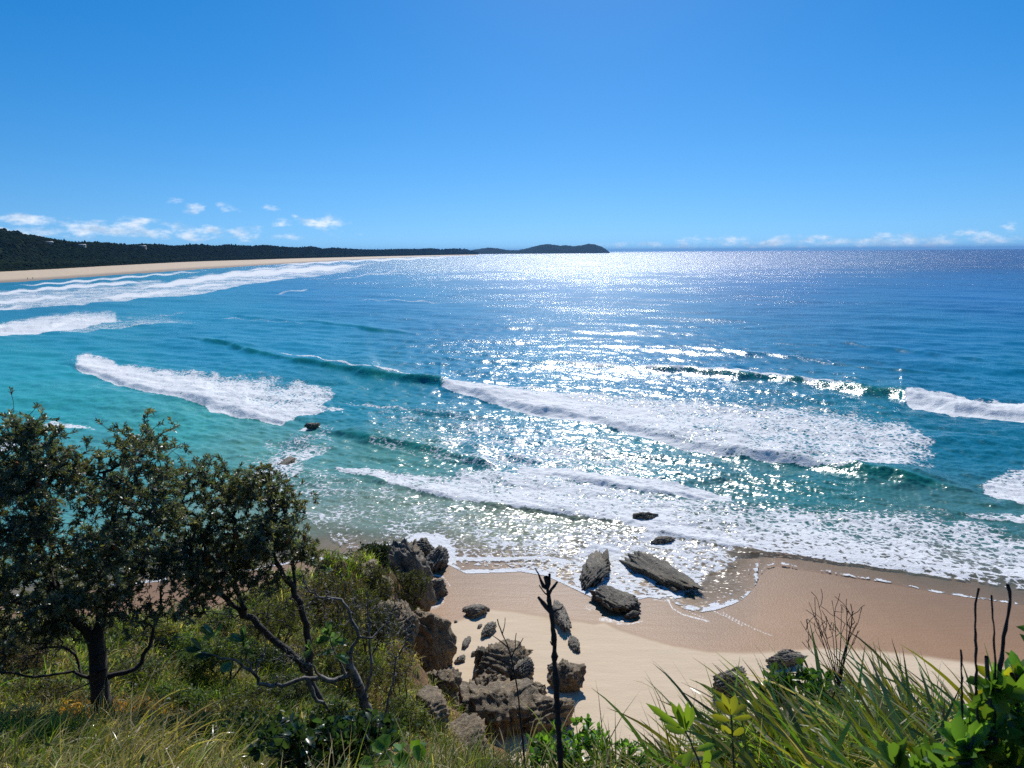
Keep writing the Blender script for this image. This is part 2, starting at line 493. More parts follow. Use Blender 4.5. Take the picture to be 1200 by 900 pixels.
    # --- water body colour: what the depth, the sand below and stirred-up sand give it, plus painted backlight on wave faces
    cps = [(1150, 300, 6, 46, 120), (900, 305, 8, 62, 138), (1150, 340, 4, 66, 140), (1100, 390, 3, 84, 142), (1180, 440, 3, 90, 140), (800, 420, 3, 92, 150), (640, 320, 12, 84, 150), (560, 380, 6, 96, 160),
           (400, 340, 8, 92, 158), (250, 400, 10, 110, 166), (60, 345, 16, 96, 146), (100, 400, 18, 116, 160), (60, 470, 34, 138, 162), (200, 500, 48, 150, 156), (120, 540, 60, 152, 156), (300, 530, 70, 150, 146), (40, 430, 24, 128, 162),
           (420, 470, 14, 112, 150), (350, 400, 8, 106, 162), (560, 440, 6, 100, 158), (620, 520, 20, 124, 150), (460, 540, 60, 134, 130), (950, 580, 44, 116, 112), (700, 540, 34, 124, 134), (1150, 520, 16, 110, 128),
           (1000, 510, 24, 118, 134), (450, 600, 108, 138, 120), (600, 625, 122, 134, 108), (380, 630, 126, 140, 118), (700, 660, 132, 120, 92), (820, 680, 134, 118, 94), (960, 610, 62, 114, 104),
           (1150, 615, 58, 112, 104), (1100, 660, 116, 118, 98), (900, 655, 132, 118, 96), (560, 665, 138, 114, 84), (300, 620, 110, 146, 128), (0, 640, 90, 150, 140)]
    cps = np.array(cps, float)
    lm = np.clip((1000 - cps[:, 0]) / 700, 0, 1) * np.clip((cps[:, 1] - 300) / 60, 0, 1) * np.clip((640 - cps[:, 1]) / 80, 0, 1)
    deep = np.clip((520 - cps[:, 1]) / 60, 0, 1); cps[:, 3] += 20 * deep; cps[:, 4] -= 2 * deep
    cps[:, 2] += 26 * lm; cps[:, 3] += 8 * lm; cps[:, 4] -= 4 * lm
    num = np.zeros(X.shape + (3,)); den = np.zeros(X.shape)
    cl = np.stack([srgb(*c[2:]) for c in cps])
    for (cu, cv), c in zip(cps[:, :2], cl):
        d2 = ((U - cu) / 1.6) ** 2 + ((V - cv) * 1.5) ** 2 + 120
        w = 1 / d2 ** 1.6
        num += w[..., None] * c; den += w
    body = num / den[..., None]
    body *= (1 + .16 * noise2(X, Y * .4, .03, 3, 1.0) + .10 * noise2(X, Y, .12, 2, 8.0))[..., None]
    face_glow_c = srgb(14, 122, 106)  # green glow of sun through thin wave faces, mixed into the body colour
    fw = np.clip(face, 0, 1)[..., None] * .8
    body = body * (1 - fw) + face_glow_c * fw
    # dark patches in the water; the left reef has its shadow painted in
    for (cu, cv, au, av, k) in [(333, 545, 13, 11, .75), (310, 562, 16, 9, .45), (346, 521, 16, 10, .5), (690, 628, 26, 12, .25), (760, 626, 26, 9, .4), (728, 636, 12, 8, .4)]:
        q = ((U - cu + .5 * (V - cv)) / au) ** 2 + ((V - cv) / av) ** 2
        s_ = k * np.exp(-q ** 1.5)
        body = body * (1 - s_[..., None]) + srgb(22, 40, 58) * s_[..., None]
    side = np.where((V > 648) & (U < 890) & (U > 790), (888 - U) * .9, 1e3)
    de = np.minimum(de, np.maximum(side, 0))
    foam = np.maximum(foam, np.where((V > 652) & (V < 716) & (U > 800) & (U < 889), (.5 + .45 * wobf) * np.exp(-((887 - U) / 6) ** 2), 0))
    film = .16 + .84 * smooth(0, 55, de + 10 * noise2(X, Y, .5, 2, 4.0))
    # sits on the sand where it runs out
    Z = np.where(depth_px < 60, np.maximum(Z * smooth(-5, 60, depth_px), sand_z(X, Y) + .02), np.maximum(Z, -.9))
    Z = Z + np.clip(foam, 0, 1) * .14 * (noise2(X, Y * 1.3, 1.1, 4, 6.0) + .25) * (1 - far) * smooth(8, 60, de)
    P[..., 2] = Z
    q = grid_quads(nr, na)
    keep = (depth_px.ravel() > -1.2)
    hid = keep[q].all(1)
    q = q[hid]
    used = np.zeros(nr * na, bool); used[q.ravel()] = True
    idx = np.cumsum(used) - 1
    V3 = P.reshape(-1, 3)[used]
    q = idx[q][:, ::-1]
    rough = .5 * smooth(60, 900, RR) + .02
    o = mesh('sea', V3, quads=q, mat=mat_sea(), attrs=dict(body=body.reshape(-1, 3)[used], foam=foam.ravel()[used], film=film.ravel()[used], offshore=smooth(60, 1200, RR).ravel()[used],
                                                          calm=(1 - smooth(10, 160, depth_px)).ravel()[used]))
    tag(o, kind='structure')
    return o


def mat_sea():
    m, t, out = new_mat('sea_water')
    geo = N(t, 'ShaderNodeNewGeometry')
    pos = geo.outputs['Position']
    body, foam, film, off, calm = (attr(t, k) for k in ('body', 'foam', 'film', 'offshore', 'calm'))
    # wavelets: slopes straight from noise, so that they do not vanish with distance
    mp = N(t, 'ShaderNodeMapping'); mp.inputs['Scale'].default_value = (.62, 1.6, 1); L(t, pos, mp.inputs[0])
    n1 = noise_n(t, mp.outputs[0], 4.6, 3.0, .65)
    n2 = noise_n(t, mp.outputs[0], .22, 3.0, .6)

    def slope(n, k):
        v = N(t, 'ShaderNodeVectorMath', operation='SUBTRACT'); L(t, n.outputs['Color'], v.inputs[0]); v.inputs[1].default_value = (.5, .5, .5)
        s = N(t, 'ShaderNodeVectorMath', operation='MULTIPLY'); L(t, v.outputs[0], s.inputs[0])
        if isinstance(k, (int, float)):
            s.inputs[1].default_value = (k, k, 0)
        else:
            c = N(t, 'ShaderNodeCombineXYZ'); L(t, k, c.inputs[0]); L(t, k, c.inputs[1]); L(t, c.outputs[0], s.inputs[1])
        return s.outputs[0]
    gust = noise_n(t, pos, .012, 9.0, .72)
    gm = maprange(t, gust.outputs[0], .36, .64, .30, 1.7)
    k1 = math_n(t, 'ADD', math_n(t, 'MULTIPLY', off.outputs['Fac'], 2.4), 1.08)
    a1 = N(t, 'ShaderNodeVectorMath', operation='ADD')
    L(t, slope(n1, math_n(t, 'MULTIPLY', k1, gm)), a1.inputs[0]); L(t, slope(n2, math_n(t, 'MULTIPLY', math_n(t, 'MULTIPLY', off.outputs['Fac'], 1.5), gm)), a1.inputs[1])
    a2 = N(t, 'ShaderNodeVectorMath', operation='ADD'); L(t, a1.outputs[0], a2.inputs[0]); L(t, geo.outputs['Normal'], a2.inputs[1])
    nn = N(t, 'ShaderNodeVectorMath', operation='NORMALIZE'); L(t, a2.outputs[0], nn.inputs[0])
    water = N(t, 'ShaderNodeBsdfPrincipled', i_IOR=1.33, i_Roughness=.1)
    water.inputs['Specular IOR Level'].default_value = .42
    L(t, body.outputs['Color'], water.inputs['Base Color'])
    L(t, nn.outputs[0], water.inputs['Normal'])
    L(t, math_n(t, 'ADD', math_n(t, 'MULTIPLY', off.outputs['Fac'], .12), .22), water.inputs['Roughness'])
    # foam lace
    warp = noise_n(t, pos, .9, 3.0, .6)
    wv = N(t, 'ShaderNodeVectorMath', operation='MULTIPLY_ADD'); L(t, warp.outputs['Color'], wv.inputs[0]); wv.inputs[1].default_value = (1.1, 1.1, 0); L(t, pos, wv.inputs[2])
    vor = N(t, 'ShaderNodeTexVoronoi', feature='DISTANCE_TO_EDGE', i_Scale=1.7); L(t, wv.outputs[0], vor.inputs['Vector'])
    lace = maprange(t, vor.outputs['Distance'], 0.0, .26, 1.0, 0.0)
    fn = noise_n(t, pos, 2.6, 7.0, .72)
    fn2 = noise_n(t, pos, .35, 4.0, .6)
    s = math_n(t, 'ADD', math_n(t, 'MULTIPLY', lace, .17), math_n(t, 'MULTIPLY', fn.outputs[0], .72))
    s = math_n(t, 'ADD', s, math_n(t, 'MULTIPLY', fn2.outputs[0], .38))          # about .35 .. .85
    thr = math_n(t, 'SUBTRACT', 1.02, math_n(t, 'MULTIPLY', foam.outputs['Fac'], .78))
    d = math_n(t, 'SUBTRACT', s, thr)
    fn3 = noise_n(t, pos, .045, 5.0, .65)
    d = math_n(t, 'ADD', d, math_n(t, 'MULTIPLY', math_n(t, 'MULTIPLY', math_n(t, 'SUBTRACT', fn3.outputs[0], .52), off.outputs['Fac']), 1.5))
    cov = maprange(t, d, -.025, .055, 0, 1, True)
    cov = math_n(t, 'MULTIPLY', cov, maprange(t, foam.outputs['Fac'], .12, .34, 0, 1, True))
    fb = N(t, 'ShaderNodeBump', i_Strength=.85, i_Distance=.2)
    fh = noise_n(t, pos, 2.6, 6.0, .7)
    L(t, math_n(t, 'ADD', math_n(t, 'MULTIPLY', fh.outputs[0], .8), math_n(t, 'MULTIPLY', cov, .3)), fb.inputs['Height'])
    white = N(t, 'ShaderNodeBsdfPrincipled', i_Roughness=.75)
    white.inputs['Base Color'].default_value = (.90, .92, .93, 1)
    white.inputs['Specular IOR Level'].default_value = .25
    ftr = N(t, 'ShaderNodeBsdfTranslucent'); ftr.inputs['Color'].default_value = (.92, .94, .95, 1); L(t, fb.outputs[0], ftr.inputs['Normal'])
    fmx = N(t, 'ShaderNodeMixShader'); fmx.inputs[0].default_value = .2; L(t, white.outputs[0], fmx.inputs[1]); L(t, ftr.outputs[0], fmx.inputs[2])
    L(t, fb.outputs[0], white.inputs['Normal'])
    mx = N(t, 'ShaderNodeMixShader'); L(t, cov, mx.inputs[0]); L(t, water.outputs[0], mx.inputs[1]); L(t, fmx.outputs[0], mx.inputs[2])
    tr = N(t, 'ShaderNodeBsdfTransparent')
    mz = N(t, 'ShaderNodeMixShader')
    L(t, math_n(t, 'MAXIMUM', film.outputs['Fac'], cov), mz.inputs[0]); L(t, tr.outputs[0], mz.inputs[1]); L(t, mx.outputs[0], mz.inputs[2])
    L(t, mz.outputs[0], out.inputs['Surface'])
    return m


build_sea()

# ================================================================== BEACH
DRY = np.array([(-600, 800), (300, 760), (420, 740), (480, 745), (500, 752), (515, 735), (530, 728), (552, 722), (565, 713), (600, 716), (640, 722), (680, 727), (696, 731), (708, 729), (722, 736), (745, 743), (790, 757),
                (830, 763), (870, 764), (920, 762), (960, 759), (1020, 762), (1060, 766), (1120, 774), (1200, 785), (1500, 830), (1900, 900)], float)


def build_beach():
    xs = np.arange(-34, 48, .11); ys = np.arange(17, 47, .11)
    X, Y = np.meshgrid(xs, ys)
    Z = sand_z(X, Y)
    U, V = proj(np.stack([X, Y, Z], -1))
    dry = smooth(-2, 4, V - np.interp(U, DRY[:, 0], DRY[:, 1]) + 2.0 * noise2(X, Y, .5, 3, 1.7))
    Z = Z + .05 * noise2(X, Y, .16, 3, 2.0) * smooth(20, 70, V - v_edge(U))
    Z = Z + dry * (.012 + .02 * np.clip(noise2(X * .5, Y, .9, 3, 3.3), -.3, 1))
    Z = np.where(V < v_edge(U), np.minimum(Z, sand_z(X, Y) - .01), Z)
    fm = np.zeros_like(X)
    for pts, w in (([(783, 703), (788, 713), (800, 720), (815, 724), (830, 728)], 2.2), ([(803, 714), (812, 719), (826, 724)], 1.3), ([(836, 716), (850, 722), (870, 733)], 1.6), ([(846, 717), (862, 726), (884, 737), (905, 745)], 1.5),
                   ([(722, 731), (740, 731), (752, 728)], 1.6), ([(500, 672), (520, 676), (527, 686)], 3)):
        a = np.array(pts, float)
        k = .8 * np.exp(-((V - np.interp(U, a[:, 0], a[:, 1])) / (w * .62)) ** 2) * (U > a[0, 0] - 1) * (U < a[-1, 0] + 1)
        fm = np.maximum(fm, k)
    for (cu, cv, au, av, s) in [(722, 726, 24, 5, .6), (692, 712, 9, 5, .5), (500, 700, 26, 18, .6), (782, 701, 22, 5, .55)]:
        q = np.sqrt(((U - cu) / au) ** 2 + ((V - cv) / av) ** 2)
        fm = np.maximum(fm, s * np.exp(-(np.maximum(q - .7, 0) / .3) ** 2))
    damp = np.clip((V - v_edge(U)) / 60, 0, 1)
    m, t, out = new_mat('beach_sand')
    geo = N(t, 'ShaderNodeNewGeometry'); pos = geo.outputs['Position']
    dr, fo, da = attr(t, 'dry'), attr(t, 'foam'), attr(t, 'damp')
    n1 = noise_n(t, pos, .6, 5, .6); n2 = noise_n(t, pos, 9.0, 5, .7); n3 = noise_n(t, pos, 130.0, 3, .7)
    mpp = N(t, 'ShaderNodeMapping'); mpp.inputs['Scale'].default_value = (.35, 1.6, 1); mpp.inputs['Rotation'].default_value = (0, 0, .25); L(t, pos, mpp.inputs[0])
    n4 = noise_n(t, mpp.outputs[0], 1.1, 5, .6)
    wetc = mixrgb(t, n1.outputs[0], (.29, .158, .075), (.345, .198, .10))
    wetc = mixrgb(t, da.outputs['Fac'], mixrgb(t, n1.outputs[0], (.215, .125, .066), (.265, .158, .085)), wetc)
    dryc = mixrgb(t, n4.outputs[0], (.60, .47, .325), (.72, .58, .42))
    dryc = mixrgb(t, math_n(t, 'MULTIPLY', n3.outputs[0], .25), dryc, (.40, .31, .21))
    c = mixrgb(t, dr.outputs['Fac'], wetc, dryc)
    fl = math_n(t, 'MULTIPLY', maprange(t, math_n(t, 'ADD', math_n(t, 'MULTIPLY', fo.outputs['Fac'], .75), math_n(t, 'MULTIPLY', n2.outputs[0], .9)), .80, 1.02, 0, 1), .85)
    c = mixrgb(t, fl, c, (.78, .78, .76))
    b = N(t, 'ShaderNodeBsdfPrincipled'); L(t, c, b.inputs['Base Color'])
    L(t, maprange(t, dr.outputs['Fac'], 0, 1, .42, .9), b.inputs['Roughness'])
    L(t, maprange(t, dr.outputs['Fac'], 0, 1, .14, .06), b.inputs['Specular IOR Level'])
    bp = N(t, 'ShaderNodeBump', i_Strength=.35, i_Distance=.05)
    L(t, math_n(t, 'ADD', n2.outputs[0], math_n(t, 'MULTIPLY', n4.outputs[0], 1.5)), bp.inputs['Height']); L(t, bp.outputs[0], b.inputs['Normal'])
    L(t, b.outputs[0], out.inputs['Surface'])
    o = mesh('beach', np.stack([X, Y, Z], -1).reshape(-1, 3), quads=grid_quads(*X.shape), mat=m, attrs=dict(dry=dry.ravel(), foam=fm.ravel(), damp=damp.ravel()))
    tag(o, kind='structure')


build_beach()

# ================================================================== FAR SHORE, HILLS, HEADLAND
SHORE = np.array([(-420, 368), (-200, 350), (-100, 341), (0, 332.5), (60, 328.5), (130, 323.5), (220, 317.5), (300, 311.5), (400, 305), (480, 301), (560, 298.4)], float)
INLAND = np.array([(-420, 335), (-200, 326), (-100, 322), (0, 318.5), (60, 315.5), (130, 311.5), (220, 306.8), (300, 303.6), (400, 300.4), (480, 298.4), (560, 296.9)], float)
RIDGE = np.array([(-420, 262), (-250, 258), (-120, 262), (-40, 265), (0, 265.5), (14, 267.5), (30, 271), (45, 275), (60, 278), (75, 280.5), (100, 283), (130, 283.5), (160, 285), (180, 285.5), (205, 287.5), (225, 285.5), (255, 285.5), (280, 287), (310, 287.5), (340, 289.5),
                  (370, 290.5), (400, 292), (430, 292.8), (470, 293), (500, 293), (520, 292.5), (560, 293.6)], float)
RDIST = [(-420, 900), (-100, 1000), (0, 1100), (100, 1350), (200, 1800), (300, 2500), (400, 3600), (480, 5000), (560, 7000)]


def land_pt(u, v, z):
    return at_z(u, v, z)


def build_far_land():
    uu = np.concatenate([np.linspace(-420, 0, 60, endpoint=False), np.linspace(0, 560, 420)])
    vs, vi, vr = (np.interp(uu, a[:, 0], a[:, 1]) for a in (SHORE, INLAND, RIDGE))
    vr = vr - 1.6 * smooth(250, 420, uu) * (1 - smooth(520, 556, uu)) + .9 * np.interp(uu, np.arange(-420, 581, 14), np.random.default_rng(4).normal(0, 1, 72)) * smooth(60, 120, uu)
    rd = curve(RDIST, uu)
    A = at_z(uu, vs + .8, np.full_like(uu, -.3)[..., None] * 0 - .3)
    B = at_z(uu, vi, 2.2)
    # keep the sand strip's inland edge at a sane distance on the far part
    C = at_D(uu, vr, rd)
    C[:, 2] = np.maximum(C[:, 2] - 5, 6)
    Bd = np.linalg.norm(B[:, :2], axis=1); Cd = np.linalg.norm(C[:, :2], axis=1)
    k = np.minimum(1, .86 * Cd / Bd)[:, None]
    Bk = B * [1, 1, 0] * k + [0, 0, 1] * B
    # sand strip
    T = np.linspace(0, 1, 14)
    strip = A[None] * (1 - T[:, None, None]) + Bk[None] * T[:, None, None]
    strip[..., 2] = -.3 + 2.6 * T[:, None] ** .8 + .25 * noise2(strip[..., 0], strip[..., 1], .05, 3)
    m, t, out = new_mat('far_sand')
    at = attr(t, 'wet')
    geo = N(t, 'ShaderNodeNewGeometry')
    nn = noise_n(t, geo.outputs['Position'], .03, 5, .6)
    c = mixrgb(t, at.outputs['Fac'], mixrgb(t, nn.outputs[0], (.50, .36, .22), (.62, .47, .30)), (.24, .17, .11))
    b = N(t, 'ShaderNodeBsdfPrincipled', i_Roughness=.8); L(t, c, b.inputs['Base Color']); L(t, b.outputs[0], out.inputs['Surface'])
    wet = (1 - smooth(.12, .3, T))[:, None] + 0 * uu
    o = mesh('far_beach', strip.reshape(-1, 3), quads=grid_quads(14, len(uu))[:, ::-1], mat=m, attrs=dict(wet=wet.ravel()))
    tag(o, kind='structure')
    # hills behind
    T = np.linspace(0, 1.25, 36)
    Tc = np.clip(T, 0, 1)
    base = Bk.copy(); base[:, 2] = 2.0
    hills = base[None] * (1 - T[:, None, None]) + C[None] * T[:, None, None]
    prof = np.where(T < 1, .10 * smooth(0, .08, T) + .12 * T + .78 * smooth(.35, 1.0, T), 1 - 2.2 * (T - 1))
    hills[..., 2] = 2.0 + (C[None, :, 2] - 2.0) * prof[:, None]
    hills[..., 2] += 1.6 * noise2(hills[..., 0], hills[..., 1], .012, 3, 1.1) * smooth(.05, .3, Tc)[:, None] * (1 - smooth(.85, 1, Tc))[:, None]
    m, t, out = new_mat('hill_ground')
    geo = N(t, 'ShaderNodeNewGeometry')
    nn = noise_n(t, geo.outputs['Position'], .02, 5, .6)
    gr = attr(t, 'pasture')
    c = mixrgb(t, nn.outputs[0], (.014, .024, .010), (.022, .034, .014))
    c = mixrgb(t, gr.outputs['Fac'], c, (.12, .16, .05))
    b = N(t, 'ShaderNodeBsdfPrincipled', i_Roughness=.9); b.inputs['Specular IOR Level'].default_value = 0; L(t, c, b.inputs['Base Color']); L(t, b.outputs[0], out.inputs['Surface'])
    past = (uu[None] < 38) * (T[:, None] > .88) * 1.0
    o = mesh('hills', hills.reshape(-1, 3), quads=grid_quads(36, len(uu))[:, ::-1], mat=m, attrs=dict(pasture=past.ravel()))
    tag(o, kind='structure')
    return uu, T, hills, strip


FAR = build_far_land()


def ico(sub):
    import bmesh
    bm = bmesh.new(); bmesh.ops.create_icosphere(bm, subdivisions=sub, radius=1)
    V = np.array([v.co[:] for v in bm.verts]); Fc = np.array([[v.index for v in f.verts] for f in bm.faces]); bm.free()
    return V, Fc


def mat_canopy():
    m, t, out = new_mat('forest_canopy')
    c = attr(t, 'tint')
    geo = N(t, 'ShaderNodeNewGeometry')
    nn = noise_n(t, geo.outputs['Position'], .8, 4, .7)
    cc = mixrgb(t, math_n(t, 'MULTIPLY', nn.outputs[0], .8), c.outputs['Color'], (.012, .02, .008), 'MIX')
    b = N(t, 'ShaderNodeBsdfPrincipled', i_Roughness=.75); L(t, cc, b.inputs['Base Color'])
    b.inputs['Specular IOR Level'].default_value = 0
    L(t, b.outputs[0], out.inputs['Surface'])
    return m


CANOPY = mat_canopy()


def build_forest():
    uu, T, hills, strip = FAR
    V1, F1 = ico(1)
    V2 = V1
    g = np.random.default_rng(11)
    n = 26000
    # more of them on the near part
    ui = np.clip((len(uu) - 1) * (g.random(n) ** 1.15), 0, len(uu) - 1.001)
    ti = np.clip((28) * g.random(n) ** .9, .0, 27.99)
    front = g.random(n) < .22
    ti[front] = g.random(front.sum()) * .8
    i0, j0 = ti.astype(int), ui.astype(int)
    fi, fj = ti - i0, ui - j0
    P = (hills[i0, j0] * ((1 - fi) * (1 - fj))[:, None] + hills[i0 + 1, j0] * (fi * (1 - fj))[:, None] + hills[i0, j0 + 1] * ((1 - fi) * fj)[:, None] + hills[i0 + 1, j0 + 1] * (fi * fj)[:, None])
    uq = np.interp(ui, np.arange(len(uu)), uu)
    tq = np.interp(ti, np.arange(len(T)), T)
    keep = ~((uq < 36) & (tq > .9) & (g.random(n) < .9))
    P, uq, tq = P[keep], uq[keep], tq[keep]
    n = len(P)
    D = np.linalg.norm(P[:, :2], axis=1)
    s = g.uniform(1.3, 2.7, n) * (1 + D / 5200) * np.where(tq < .03, .55, 1)
    sz = s * g.uniform(.75, 1.25, n)
    tall = g.random(n) < .05
    sz[tall] *= 1.8; s[tall] *= .7
    sc = np.stack([s * g.uniform(.9, 1.5, n), s, sz], -1)
    Vv = V1[None] * sc[:, None]
    bump = 1 + .42 * fbm(V1[None] * 1.9 + g.uniform(0, 90, (n, 1, 3)), 2)
    Vv = Vv * bump[..., None] + P[:, None] + np.array([0, 0, 1]) * (sz * .12)[:, None, None]
    tint = np.array([.022, .036, .018]) * g.uniform(.6, 1.4, (n, 1)) + g.uniform(0, .006, (n, 1)) * np.array([1, .7, .1])
    tint = np.repeat(tint[:, None], len(V1), 1)
    Fa = (F1[None] + (np.arange(n) * len(V1))[:, None, None]).reshape(-1, 3)
    o = mesh('coastal_forest', Vv.reshape(-1, 3), tris=Fa, mat=CANOPY, attrs=dict(tint=tint.reshape(-1, 3)), smooth_=True)
    tag(o, 'dark green coastal forest covering the far dunes and hills', 'forest', kind='stuff')


build_forest()


def build_headland():
    D = 9000.0
    prof = np.array([(505, 296.6), (530, 294.6), (552, 293.2), (562, 291.6), (574, 290.2), (584, 291.2), (596, 293.2), (606, 293.4), (616, 291.6), (628, 288.2), (640, 286.0), (648, 286.8), (657, 288.0), (664, 287.4), (671, 288.6), (680, 287.6), (690, 285.8), (697, 286.4), (704, 289.0), (709, 292.0), (713, 295.8), (715, 298)], float)
    uu = np.linspace(505, 715, 420)
    vv = np.interp(uu, prof[:, 0], prof[:, 1])
    top = at_D(uu, vv, np.full_like(uu, D))
    zt = np.maximum(top[:, 2] + 1.1 * perlin(np.stack([uu * .33, uu * 0 + 2, uu * 0], -1)) * 4, -4)
    T = np.linspace(-1, 1, 41)
    cs = (1 - np.abs(T) ** 1.7)
    half = 700.0
    X = top[None, :, 0] + 0 * T[:, None]
    Y = D + T[:, None] * half * (.35 + .65 * np.clip(zt / 100, 0, 1))[None]
    Z = -6 + (zt + 6)[None] * cs[:, None]
    Z = Z + 7 * noise2(X, Y, .011, 4, 2.0) * smooth(5, 40, Z)
    m, t, out = new_mat('headland_scrub')
    geo = N(t, 'ShaderNodeNewGeometry')
    nn = noise_n(t, geo.outputs['Position'], .008, 6, .65)
    c = mixrgb(t, nn.outputs[0], (.020, .030, .020), (.045, .055, .035))
    b = N(t, 'ShaderNodeBsdfPrincipled', i_Roughness=.9); b.inputs['Specular IOR Level'].default_value = 0; L(t, c, b.inputs['Base Color']); L(t, b.outputs[0], out.inputs['Surface'])
    o = mesh('headland', np.stack([X, Y, Z], -1).reshape(-1, 3), quads=grid_quads(*X.shape), mat=m)
    tag(o, kind='structure')


build_headland()
# ================================================================== HILLSIDE
_ctrl = []


def cp(px, py, D, dz=0.0):
    p = at_D(px, py, D); _ctrl.append((p[0], p[1], p[2] + dz))


def cw(x, y, z):
    _ctrl.append((x, y, z))


for x in (-3, 0, 3): cw(x, 0, 18.35)
cw(-7, 0, 17.9); cw(8, 0, 18.4); cw(-14, 0, 17.5); cw(14, 0, 18.4); cw(0, -4, 18.8); cw(-10, -5, 18.5); cw(10, -5, 19)
cw(1.5, 2, 17.75); cw(3, 3, 17.1); cw(0, 2, 17.6); cw(-3, 2.2, 17.0)
cp(100, 895, 6); cp(0, 880, 6.5); cp(-150, 870, 7); cp(118, 852, 9); cp(0, 830, 9); cp(-200, 800, 10); cp(250, 825, 11); cp(350, 830, 12)
cp(438, 868, 9.5, .2); cp(300, 890, 7, -.4); cp(450, 900, 6, -.5)
cp(0, 752, 12.5); cp(-200, 735, 13); cp(100, 762, 13); cp(190, 737, 15); cp(240, 722, 17); cp(290, 699, 20); cp(335, 686, 23); cp(367, 676, 26); cp(410, 668, 29); cp(440, 664, 32)
cp(250, 775, 14); cp(300, 750, 17); cp(350, 740, 19); cp(400, 715, 24); cp(400, 760, 18); cp(440, 730, 24)
# seaward back of the spur
cw(-16, 18, 4); cw(-12, 21, 1.5); cw(-9.5, 25, 0.8); cw(-8.5, 29, .2); cw(-7.5, 33, -.6); cw(-7.0, 37.5, -1.2); cw(-18, 24, -1.5); cw(-26, 20, -1); cw(-14, 30, -2.5); cw(-24, 30, -3); cw(-10, 40, -3); cw(-20, 14, 8); cw(-28, 12, 8)
# right flank of the spur
cp(465, 745, 24.5); cp(480, 800, 22.5); cp(500, 838, 21); cp(540, 868, 19.5, -.3); cw(-4.3, 30, -.3); cw(-3.6, 27, .3); cw(-1.2, 25.5, .1); cw(0.5, 23, .3); cw(-4.2, 35, -1.6); cw(-2, 32, -1.2)
cp(460, 850, 15, -.5); cp(480, 870, 13, -.6)
# front slope and bluff on the right
cp(640, 905, 5, -.25); cp(740, 910, 5, -.35); cp(560, 900, 6, -.3); cw(1.2, 7.5, 13.0); cw(3, 8, 12.0); cw(0, 9.5, 11.0); cw(-1, 14, 6.6); cw(1, 15, 5.0); cw(3, 15, 4.0); cw(2, 20, 1.1); cw(5, 21, .4)
cw(1.8, 4, 16.5); cw(3.0, 4.6, 16.2); cw(4.6, 5.2, 15.8); cw(6.5, 6, 15.4); cw(9, 7, 14.8); cw(5, 8.5, 12.0); cw(8, 10, 11); cw(12, 11, 10.6); cw(6, 14, 5.0); cw(10, 16, 4.6); cw(15, 16, 4.6); cw(8, 21, 1.0); cw(12, 22, .8); cw(17, 22, .8); cw(22, 20, 1.0)
cw(2, 28, -1.5); cw(8, 28, -1.2); cw(15, 29, -1); cw(23, 28, -1); cw(20, 12, 10); cw(24, 6, 15)
CT = np.array(_ctrl)


def _phi(r): return np.sqrt(r * r + .6)


_A = _phi(np.linalg.norm(CT[:, None, :2] - CT[None, :, :2], axis=-1)) + np.eye(len(CT)) * -.02
_P = np.c_[np.ones(len(CT)), CT[:, :2]]
_Wt = np.linalg.solve(np.block([[_A, _P], [_P.T, np.zeros((3, 3))]]), np.r_[CT[:, 2], 0, 0, 0])


def hill_raw(x, y):
    x = np.asarray(x, float); y = np.asarray(y, float)
    out = np.full(x.shape, _Wt[-3]) + _Wt[-2] * x + _Wt[-1] * y
    for (cx, cy, _), w in zip(CT, _Wt):
        out = out + w * _phi(np.hypot(x - cx, y - cy))
    return out


def hill_z(x, y):
    x = np.asarray(x, float); y = np.asarray(y, float)
    z = hill_raw(x, y)
    n = .35 * noise2(x, y, .45, 4, 3.0) * smooth(3, 8, np.hypot(x, y)) + .06 * noise2(x, y, 2.2, 2, 1.0)
    return np.minimum(z + n, 18.9)


def hill_n(x, y, e=.15):
    gx = (hill_z(x + e, y) - hill_z(x - e, y)) / (2 * e); gy = (hill_z(x, y + e) - hill_z(x, y - e)) / (2 * e)
    n = np.stack([-gx, -gy, np.ones_like(gx)], -1)
    return n / np.linalg.norm(n, axis=-1, keepdims=True)


def on_hill(px, py, d0=2.5, d1=45):
    """where the line of sight through a photo pixel meets the hillside"""
    d = ray(float(px), float(py)); D = np.arange(d0, d1, .05)
    P = CAMP + d * (D / d[1])[:, None]
    below = P[:, 2] < hill_z(P[:, 0], P[:, 1])
    return P[np.argmax(below)] if below.any() else None


def ground(p):
    return max(float(hill_z(np.array([p[0]]), np.array([p[1]]))[0]), float(sand_z(p[0], p[1])))


